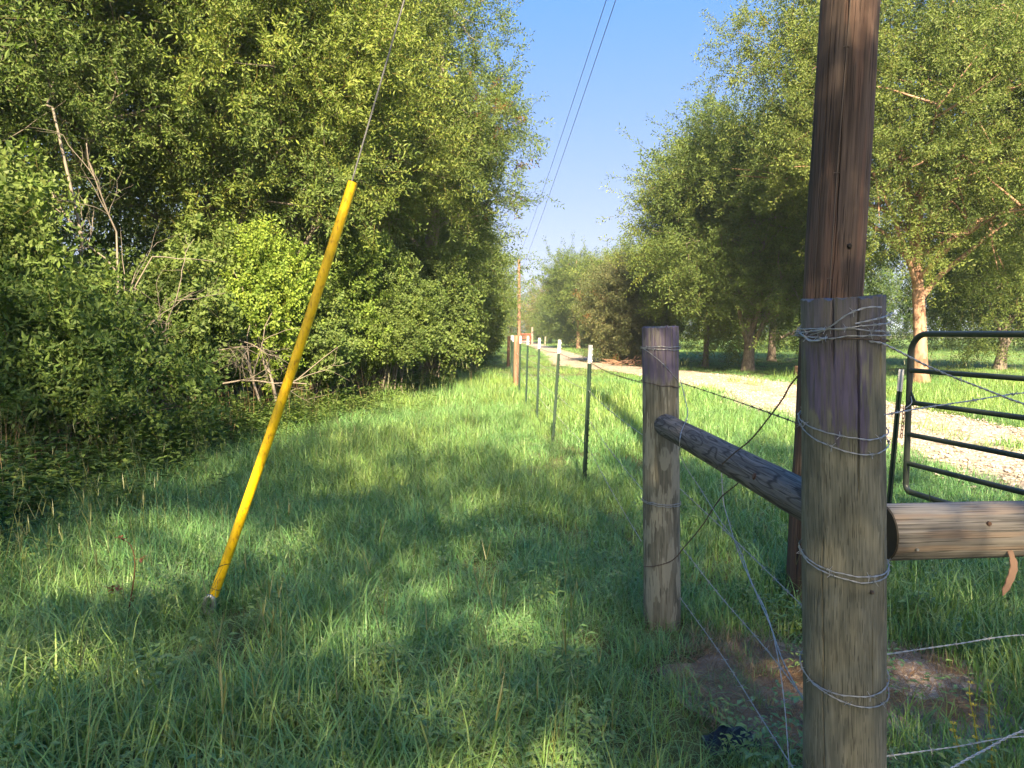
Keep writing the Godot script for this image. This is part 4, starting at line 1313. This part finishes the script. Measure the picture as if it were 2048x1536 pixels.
# ---------------------------------------------------------------- gate, chain
func build_gate() -> void:
	var root := thing("steel_gate", "dark tubular steel gate standing open beside the gravel road", "gate", Vector3(3.16, 0, -5.95))
	var d := Vector3(0.16, 0, 0.987).normalized()
	root.basis = Basis(d, Vector3.UP, d.cross(Vector3.UP))
	var L := 3.62
	var hs := [1.488, 1.20, 0.945, 0.69, 0.457, 0.232]
	var f := MB.new()
	var p := PackedVector3Array([Vector3(L, hs[5], 0)])
	for i in 7:
		var a := i / 6.0 * PI / 2.0
		p.append(Vector3(0.06 - 0.06 * sin(a), hs[5] + 0.06 - 0.06 * cos(a), 0))
	for i in 11:
		var a := i / 10.0 * PI / 2.0
		p.append(Vector3(0.17 - 0.17 * cos(a), hs[0] - 0.17 + 0.17 * sin(a), 0))
	p.append(Vector3(L, hs[0], 0))
	f.tube(p, flat(p.size(), 0.0235), 12)
	var fr := part("frame", f.mesh(), mats.gate, root)
	for k in range(1, 5):
		var m := MB.new()
		m.tube(PackedVector3Array([Vector3(0.0, hs[k], 0), Vector3(L, hs[k], 0)]), flat(2, 0.0195), 10)
		part("rail", m.mesh(), mats.gate, root)
	var e := MB.new()
	e.tube(PackedVector3Array([Vector3(L - 0.02, hs[5] - 0.02, 0), Vector3(L - 0.02, hs[0] + 0.02, 0)]), flat(2, 0.0225), 10)
	part("hinge_stile", e.mesh(), mats.gate, root)
	var u := MB.new()
	u.tube(PackedVector3Array([Vector3(L * 0.5, hs[5], 0), Vector3(L * 0.5, hs[0], 0)]), flat(2, 0.018), 8)
	part("upright", u.mesh(), mats.gate, root)
	var pl := MB.new()
	for z in [-0.004, 0.004]:
		pl.face(Vector3(0.018, 1.045, z), Vector3(0.018, 0.955, z), Vector3(0.085, 0.955, z))
	pl.quad(Vector3(0.018, 1.045, -0.004), Vector3(0.085, 0.955, -0.004), Vector3(0.085, 0.955, 0.004), Vector3(0.018, 1.045, 0.004))
	part("gusset_plate", pl.mesh(), mats.gate, fr)
	# chain
	var ch := thing("gate_chain", "short rusty chain hanging beside the gate's end", "chain", Vector3(2.826, 0.955, -5.38))
	var lm := MB.new()
	var lp := PackedVector3Array()
	for i in 17:
		var a := TAU * i / 16.0
		lp.append(Vector3(cos(a) * 0.0085, sin(a) * 0.008 + (0.0095 if sin(a) > 0.01 else (-0.0095 if sin(a) < -0.01 else 0.0)), 0))
	lm.tube(lp, flat(17, 0.0028), 6, false)
	var lmesh := lm.mesh()
	var rust := plain("rust", lin(0.20, 0.10, 0.07), 0.8, 0.2)
	for i in 8:
		var o := part("chain_link", lmesh, rust, ch)
		o.position = Vector3(-0.0018 * i, -0.0285 * i, 0)
		o.rotation.y = (PI / 2.0 if i % 2 else 0.0) + 0.35
	barbed_wire("tie_wire", "twisted wire tying the lone steel post to the gate", PackedVector3Array([Vector3(2.72, 0.945, -5.27), Vector3(2.766, 0.96, -5.33), Vector3(2.9, 0.945, -5.5), Vector3(3.05, 0.965, -5.7), Vector3(3.15, 0.995, -5.9), Vector3(3.19, 1.0, -5.97)]), mats.galv, "", 691, 0.0, 0.0018, 0.04)

# ---------------------------------------------------------------- guy wire with its yellow marker
func build_guy() -> void:
	var mk := thing("guy_marker", "long bright yellow plastic marker tube leaning over the grass", "guy marker")
	var a := Vector3(-1.585, 0.105, -3.9)
	var b := Vector3(-0.814, 2.268, -3.9)
	var t := MB.new()
	var pts := PackedVector3Array()
	for i in 25:
		var s := i / 24.0
		pts.append(a.lerp(b, s) + Vector3(0.012, 0, 0) * sin(s * PI))
	t.tube(pts, flat(25, 0.0248), 20)
	var ym := StandardMaterial3D.new()
	ym.resource_name = "yellow_plastic"
	ym.albedo_texture = noise_tex(256, FastNoiseLite.TYPE_SIMPLEX, 0.02, 5, 71, [lin(0.22, 0.13, 0.03), lin(0.50, 0.28, 0.012), lin(0.80, 0.49, 0.006), lin(0.85, 0.55, 0.005), lin(0.87, 0.57, 0.006), lin(0.88, 0.58, 0.008), lin(0.90, 0.62, 0.03)])
	ym.uv1_triplanar = true
	ym.uv1_scale = Vector3(7, 2.6, 7)
	ym.roughness = 0.42
	var tb := part("tube", t.mesh(), ym, mk)
	var ax := (b - a).normalized()
	var side := ax.cross(Vector3.BACK).normalized()
	for k in 2:
		var w := MB.new()
		var wp := PackedVector3Array()
		for i in 33:
			var q := i / 32.0 * TAU
			var s := 0.045 if k == 0 else 0.17
			wp.append(a + ax * (s + (0.0 if k == 0 else 0.025 * sin(q * 1.0 + 1.0))) + (side * cos(q) + Vector3.BACK * sin(q)) * 0.0278)
		w.tube(wp, flat(33, 0.0016), 4, false)
		part("tie_wire", w.mesh(), plain("black_wire", lin(0.03, 0.02, 0.015), 0.6), tb)
	var gw := thing("guy_wire", "grey stranded guy wire rising out of the yellow marker", "guy wire")
	var top := Vector3(1.93, 10.0, -4.0)
	var wp := PackedVector3Array([a - ax * 0.12, a.lerp(b, 0.5) + Vector3(0.01, 0, 0), b + Vector3(-0.006, 0, 0)])
	for i in range(1, 13):
		var s := i / 12.0
		wp.append(b.lerp(top, s) - Vector3(0.13, -0.05, 0) * sin(s * PI))
	var wm := MB.new()
	wm.tube(wp, flat(wp.size(), 0.0046), 7)
	part("strand", wm.mesh(), plain("aged_guy_strand", lin(0.16, 0.165, 0.17), 0.6, 0.3), gw)
	var ey := MB.new()
	var ep := PackedVector3Array()
	var base := a - ax * 0.05
	for i in 21:
		var s := i / 20.0
		var q := -PI * 0.5 + s * TAU
		ep.append(base + Vector3(0.026 * cos(q) + 0.004 - 0.1 * (1.0 - sin(q)) * 0.052, 0.005 + 0.046 * sin(q), 0.022))
	ey.tube(ep, flat(21, 0.0135), 8, false)
	part("anchor_eye", ey.mesh(), mats.galv, gw)
	var rd := MB.new()
	rd.tube(PackedVector3Array([base + Vector3(0, -0.09, 0), base + Vector3(-0.05, -0.25, 0)]), flat(2, 0.012), 8)
	part("anchor_rod", rd.mesh(), mats.galv, gw)

# ---------------------------------------------------------------- utility poles and their lines
func build_power_line() -> void:
	var g := "wooden utility poles of the line"
	var near := thing("utility_pole", "thick dark brown utility pole right behind the corner post", "utility pole", Vector3.ZERO, g)
	var a := Vector3(1.672, -0.1, -4.06)
	var b := Vector3(1.98, 10.3, -4.06)
	var pp := part("pole", log_mesh(a, b, 0.157, 0.122, [[-0.42, 0.02, 0.6, 0.012, 0.02], [0.12, 0.05, 0.23, 0.012, 0.022], [0.75, 0.15, 0.5, 0.01, 0.012], [-1.0, 0.1, 0.9, 0.012, 0.015]], 701, 110), mats.pole_wood, near)
	var gw := MB.new()
	var gp := PackedVector3Array()
	for i in 60:
		var s := i / 59.0
		var c := a.lerp(b, s)
		var ang := -0.50 + 0.05 * sin(s * 23.0) + 0.25 * s
		gp.append(c + Vector3(sin(ang), 0, cos(ang)) * (lerpf(0.157, 0.122, s) + 0.004))
	gw.tube(gp, flat(60, 0.0035), 6)
	part("ground_wire", gw.mesh(), mats.rusty, pp)
	for h in [1.15, 1.78, 2.32, 2.95, 3.6]:
		var s: float = (h + 0.1) / 10.4
		var c := a.lerp(b, s)
		var ang := -0.50 + 0.05 * sin(s * 23.0) + 0.25 * s
		var q := c + Vector3(sin(ang), 0, cos(ang)) * (lerpf(0.157, 0.122, s) + 0.006)
		var st := MB.new()
		st.tube(PackedVector3Array([q - Vector3(0.016, 0, 0.006), q - Vector3(0.008, 0, -0.002), q + Vector3(0.008, 0, 0.002), q + Vector3(0.016, 0, -0.006)]), flat(4, 0.0024), 5)
		part("staple", st.mesh(), mats.rusty, pp)
	var kn := MB.new()
	kn.tube(PackedVector3Array([Vector3(1.74, 1.945, -3.905), Vector3(1.74, 1.945, -3.897)]), PackedFloat32Array([0.014, 0.010]), 9)
	part("bolt_hole", kn.mesh(), plain("dark_hole", lin(0.012, 0.01, 0.008), 0.9), pp)
	var arm := MB.new()
	arm.box(Vector3(1.5, 9.45, -3.93), Vector3(2.75, 9.56, -3.85))
	part("crossarm", arm.mesh(), mats.red_post_wood, near)
	var fm := MB.new()
	var far1 := thing("utility_pole", "reddish utility pole standing clear against the pale sky", "utility pole", Vector3(0.58, 0, -62.0), g)
	part("pole", log_mesh(Vector3(0, -0.1, 0), Vector3(0, 7.45, 0), 0.155, 0.115, [], 702, 12), mats.red_post_wood, far1)
	fm.tube(PackedVector3Array([Vector3(0, 7.45, 0), Vector3(0, 7.7, 0)]), PackedFloat32Array([0.05, 0.03]), 6)
	part("pole_top_insulator", fm.mesh(), plain("porcelain", lin(0.3, 0.27, 0.25), 0.3), far1)
	var far2 := thing("utility_pole", "second far utility pole, half hidden by the left trees", "utility pole", Vector3(-0.08, 0, -125.0), g)
	part("pole", log_mesh(Vector3(0, -0.1, 0), Vector3(0, 6.5, 0), 0.15, 0.11, [], 703, 12), mats.red_post_wood, far2)
	var far3 := thing("utility_pole", "farthest and shortest-looking utility pole beside the left trees", "utility pole", Vector3(-0.45, 0, -150.0), g)
	part("pole", log_mesh(Vector3(0, -0.1, 0), Vector3(0, 5.2, 0), 0.15, 0.11, [], 704, 12), mats.red_post_wood, far3)
	var wm := plain("line_wire", lin(0.12, 0.12, 0.13), 0.5, 0.3)
	var spans := [
		[Vector3(2.55, 9.56, -3.9), Vector3(0.58, 7.68, -62.0), Vector3(-0.08, 6.5, -125.0), 0.35, "left-hand power line wire crossing the sky"],
		[Vector3(2.62, 9.45, -3.9), Vector3(0.72, 6.45, -62.0), Vector3(0.06, 5.6, -125.0), 0.35, "right-hand power line wire crossing the sky"]]
	for s in spans:
		var p := PackedVector3Array()
		for i in 60:
			var t := i / 60.0
			p.append((s[0] as Vector3).lerp(s[1], t) - Vector3(0, s[3] * 4.0 * t * (1.0 - t), 0))
		for i in 31:
			var t := i / 30.0
			p.append((s[1] as Vector3).lerp(s[2], t) - Vector3(0, s[3] * 4.0 * t * (1.0 - t), 0))
		var mb := MB.new()
		mb.tube(p, flat(p.size(), 0.0085), 6)
		solo("power_line_wire", mb.mesh(), wm, s[4], "power line", "overhead wires")

# ---------------------------------------------------------------- far gate, stump, brush
func build_far_things() -> void:
	var red := plain("red_gate_paint", lin(0.30, 0.07, 0.05), 0.6)
	var fg := thing("red_gate", "small reddish gate at the far end of the track", "gate", Vector3(1.1, 0, -91.0))
	for k in 4:
		var m := MB.new()
		m.tube(PackedVector3Array([Vector3(0, 0.55 + 0.25 * k, 0), Vector3(1.2, 0.55 + 0.25 * k, 0)]), flat(2, 0.06), 6)
		part("rail", m.mesh(), red, fg)
	for x in [0.0, 1.2]:
		var m := MB.new()
		m.tube(PackedVector3Array([Vector3(x, 0.0, 0), Vector3(x, 1.4, 0)]), flat(2, 0.06), 6)
		part("upright", m.mesh(), red, fg)
	rng.seed = 801
	var sb := MB.new()
	var sp := PackedVector3Array([Vector3(0, -0.05, 0), Vector3(0, 0.12, 0), Vector3(0.02, 0.42, 0)])
	sb.tube(sp, PackedFloat32Array([0.2, 0.15, 0.14]), 11)
	var so := solo("tree_stump", sb.mesh(), mats.red_post_wood, "short reddish stump at the road's far edge", "stump")
	so.position = Vector3(9.25, 0, -24.2)
	var bp := thing("brush_pile", "heap of reddish cut branches beside the road", "brush pile", Vector3(5.6, 0, -33.6))
	for i in 34:
		var mb := MB.new()
		var c := Vector3(rng.randfn() * 0.75, rng.randf() * 0.2, rng.randfn() * 0.4)
		var d := Vector3(rng.randfn(), absf(rng.randfn()) * 0.35, rng.randfn() * 0.5).normalized() * rng.randf_range(0.3, 0.9)
		mb.tube(PackedVector3Array([c - d * 0.3, c + d * 0.3 + rv(0.05), c + d]), PackedFloat32Array([0.035, 0.028, 0.008]), 5)
		part("cut_branch", mb.mesh(), mats.red_post_wood, bp)
	var bk := MB.new()
	var f := FastNoiseLite.new()
	f.seed = 9
	f.frequency = 9.0
	var N := 12
	for j in N + 1:
		for i in N + 1:
			var u := i / float(N) - 0.5
			var w := j / float(N) - 0.5
			bk.vert(Vector3(u * 0.2, maxf(0.01, 0.07 - (u * u + w * w) * 0.22 + 0.05 * f.get_noise_2d(u, w)), w * 0.13), Vector3.UP)
	for j in N:
		for i in N:
			var q := j * (N + 1) + i
			bk.tri(q, q + 1, q + N + 1)
			bk.tri(q + 1, q + N + 2, q + N + 1)
	var bo := solo("plastic_scrap", bk.mesh(), plain("black_plastic", lin(0.012, 0.014, 0.018), 0.35), "crumpled black scrap lying in the grass near the corner post", "litter")
	bo.position = Vector3(0.80, 0.0, -2.62)

# ---------------------------------------------------------------- single plants in the grass
func build_small_plants() -> void:
	rng.seed = 811
	var stem := leafy("weed_stem", 0.6, lin(0.4, 0.4, 0.1))
	for k in 3:
		var base: Vector3 = [Vector3(1.545, 0, -2.36), Vector3(1.56, 0, -2.33), Vector3(1.49, 0, -2.34)][k]
		var top: Vector3 = [Vector3(1.482, 0.365, -2.36), Vector3(1.545, 0.37, -2.36), Vector3(1.42, 0.24, -2.34)][k]
		var lab: String = ["left of the two tall yellow weed stalks right of the corner post", "right of the two tall yellow weed stalks right of the corner post", "shortest yellow weed stalk right of the corner post"][k]
		var root := thing("yellow_weed", lab, "weed", base, "yellow-flowered weeds")
		var mb := MB.new()
		mb.tint = Color(0.26, 0.27, 0.035)
		var p := PackedVector3Array()
		for i in 7:
			p.append((top - base) * (i / 6.0) + rv(0.002))
		mb.tube(p, taper(7, 0.0032, 0.0014), 5)
		part("stem", mb.mesh(), stem, root)
		for i in 8:
			var fm := MB.new()
			fm.tint = Color(0.42, 0.36, 0.03)
			for q in 5:
				var az := q * TAU / 5.0 + i
				var d := Vector3(cos(az), 0.35, sin(az)) * 0.011
				var s := Vector3(-sin(az), 0, cos(az)) * 0.0045
				fm.face(Vector3.ZERO, d + s, d - s)
			var o := part("flower", fm.mesh(), stem, root)
			o.position = (top - base) * (0.3 + 0.7 * i / 7.0) + Vector3(0.004 * (1 if i % 2 else -1), 0, 0.002)
	# reddish dying fern-like weed left of the marker
	var fw := thing("withered_weed", "reddish withered weed with drooping tip left of the guy marker", "weed", Vector3(-1.90, 0, -3.62))
	var sm := MB.new()
	sm.tint = Color(0.13, 0.055, 0.03)
	var sp := smooth(PackedVector3Array([Vector3(-0.02, 0, 0), Vector3(0.03, 0.2, 0.02), Vector3(0.055, 0.36, 0.02), Vector3(0.04, 0.46, 0.02), Vector3(-0.01, 0.50, 0.02)]), 0.03)
	sm.tube(sp, taper(sp.size(), 0.005, 0.002), 6)
	part("stem", sm.mesh(), stem, fw)
	for i in 5:
		var lm := MB.new()
		lm.tint = Color(0.2, 0.075, 0.035) if i != 1 else Color(0.14, 0.14, 0.03)
		for q in 9:
			var d := dir() * rng.randf_range(0.02, 0.05)
			d.y *= 0.6
			var s := d.cross(Vector3.UP).normalized() * 0.007
			lm.face(Vector3.ZERO, d * 0.6 + s, d)
			lm.face(Vector3.ZERO, d, d * 0.6 - s)
		var o := part("leaf_cluster", lm.mesh(), stem, fw)
		o.position = [Vector3(-0.03, 0.24, 0.03), Vector3(0.05, 0.2, 0.04), Vector3(-0.01, 0.50, 0.02), Vector3(0.085, 0.40, 0.03), Vector3(-0.06, 0.25, 0.02)][i]
	# pale dead plume in the sun at the edge of the wood
	var dp := MB.new()
	for i in 26:
		dp.tint = Color(0.42, 0.34, 0.2) * rng.randf_range(0.7, 1.2)
		blade(dp, Vector3(rng.randfn() * 0.13, 0, rng.randfn() * 0.1), rng.randf() * TAU, rng.randf_range(0.2, 0.5), 0.008, 0.3, rng.randf_range(0.6, 2.4), 5)
	var o := solo("dead_plume", dp.mesh(), mats.dry, "curled pale dead weed in sunlight at the wood's left foot", "weed")
	o.position = Vector3(-4.25, 0, -6.9)

# ---------------------------------------------------------------- grass
func build_grass() -> void:
	var kinds := [
		tuft(58, 0.17, 0.13, 0.36, 0.0060, 0.9, 1.3, 3.2, 901, 5),
		tuft(52, 0.17, 0.12, 0.33, 0.0052, 0.7, 0.7, 2.1, 902),
		tuft(64, 0.16, 0.06, 0.17, 0.0060, 0.9, 0.6, 2.0, 903),
		tuft(34, 0.14, 0.07, 0.19, 0.0120, 0.9, 0.5, 1.8, 904),
		stalk(905)]
	var names := ["arching_grass", "upright_grass", "short_grass", "broad_bladed_grass", "seed_stalks"]
	var labels := ["long arching green grass covering the verge", "upright fine grass mixed through the verge", "short grass on both sides of the fence", "broad-bladed grass and low herbs near the posts", "thin seed stalks rising above the grass"]
	rng.seed = 911
	var where := [[], [], [], [], []]
	var tints := [PackedColorArray(), PackedColorArray(), PackedColorArray(), PackedColorArray(), PackedColorArray()]
	var bands := [[1.6, 4.5, 88.0, 1.0], [4.5, 8.0, 64.0, 1.0], [8.0, 14.0, 34.0, 1.15], [14.0, 24.0, 15.0, 1.45], [24.0, 42.0, 6.0, 2.1], [42.0, 80.0, 2.0, 3.4], [80.0, 140.0, 0.8, 5.0]]
	for b in bands:
		var d0: float = b[0]
		var d1: float = b[1]
		var half := 0.75
		var area := half * (d1 * d1 - d0 * d0) + 3.0 * (d1 - d0)
		var n := int(area * float(b[2]))
		for i in n:
			var d := sqrt(lerpf(d0 * d0, d1 * d1, rng.randf()))
			var x := rng.randf_range(-1.0, 1.0) * (half * d + 1.5)
			var z := -d
			var pf := noise_fine.get_noise_2d(x, z)
			var ex := edge_x(z)
			if x < ex - 0.8 and rng.randf() < 0.85:
				continue
			var rd := road_dist(x, z)
			if rd < 0.0 and (rd < -0.25 or rng.randf() < 0.75):
				if not (absf(rd + 1.6) < 0.3 and pf > 0.05 and rng.randf() < 0.16):
					continue
			var br := bare(x, z)
			if rng.randf() < br * (0.34 if x < 1.4 else 0.8):
				continue
			var pn := noise_patch.get_noise_2d(x, z)
			var right := smoothstep(-0.1, 0.5, x - (0.98 - 0.049 * minf(d, 20.0)))
			var near_right := right * (1.0 - smoothstep(8.0, 14.0, d))
			var k := 0
			var q := rng.randf()
			var w2 := 0.12 + 0.45 * right + 0.25 * smoothstep(12.0, 20.0, d)
			var w3 := 0.13 + 0.22 * near_right * smoothstep(-0.1, 0.25, pf)
			if q < w3:
				k = 3
			elif q < w3 + w2:
				k = 2
			elif q < w3 + w2 + 0.18 + 0.4 * pn:
				k = 1
			if rng.randf() < 0.12 * (1.0 - 0.6 * right) and d < 22.0 and br < 0.3:
				k = 4
			var s: float = float(b[3]) * rng.randf_range(0.75, 1.25) * (1.0 + 0.35 * pn + 0.2 * pf)
			s *= 1.0 - 0.5 * br
			s *= 1.0 - 0.62 * (1.0 - smoothstep(0.22, 0.55, Vector2((x + 1.42) * 1.6, (z + 3.35) * 0.62).length()))
			s *= 1.0 - 0.3 * (1.0 - smoothstep(0.6, 1.3, Vector2(x - 1.15, (z + 2.9) * 0.8).length()))
			s *= 1.0 - 0.35 * exp(-absf(x - (0.98 - 0.049 * minf(d, 20.0))) / 0.3)
			if d > 24.0:
				s *= 0.62
			var bs := Basis(Vector3.UP, rng.randf() * TAU).rotated(Vector3(rng.randfn(), 0, rng.randfn()).normalized(), rng.randf() * 0.16)
			where[k].append(Transform3D(bs.scaled(Vector3(s, s * (1.0 if d < 24.0 else 0.6), s)), Vector3(x, 0, z)))
			var c := Color(0.125, 0.305, 0.085).lerp(Color(0.215, 0.34, 0.066), clampf(0.45 + 0.9 * pn + 0.25 * rng.randfn() - 0.15 * near_right, 0.0, 1.0))
			if k == 4:
				c = Color(0.14, 0.165, 0.05)
			if br > 0.15 and rng.randf() < 0.55:
				c = Color(0.27, 0.215, 0.12)
			if x < ex + 0.3 and rng.randf() < 0.35:
				c = Color(0.15, 0.12, 0.055)
			tints[k].append(c)
	# low round-leaved herbs among the blades
	var herb := broad_weed(906)
	var hw := []
	var ht := PackedColorArray()
	for i in 1500:
		var d := 2.2 + 14.0 * pow(rng.randf(), 1.4)
		var x := rng.randf_range(-0.75, 0.75) * d
		if x < edge_x(-d) or road_dist(x, -d) < 0.1 or noise_fine.get_noise_2d(x * 1.3 + 40.0, -d * 1.3) < 0.02:
			continue
		var sc := rng.randf_range(0.22, 0.5)
		hw.append(Transform3D(Basis(Vector3.UP, rng.randf() * TAU).scaled(Vector3(sc, sc * 1.1, sc)), Vector3(x, 0, -d)))
		ht.append(Color(0.12, 0.25, 0.075).lerp(Color(0.2, 0.30, 0.07), rng.randf()))
	var ho := copies("lawn_herbs", herb, mats.grass, hw, ht, self)
	tag(ho, "small round-leaved herbs scattered through the verge grass", "herbs", "", "stuff")
	var total := 0
	for k in 5:
		total += where[k].size()
		var o := copies(names[k], kinds[k], mats.grass, where[k], tints[k], self)
		tag(o, labels[k], "grass", "", "stuff")
	print("tufts ", total)
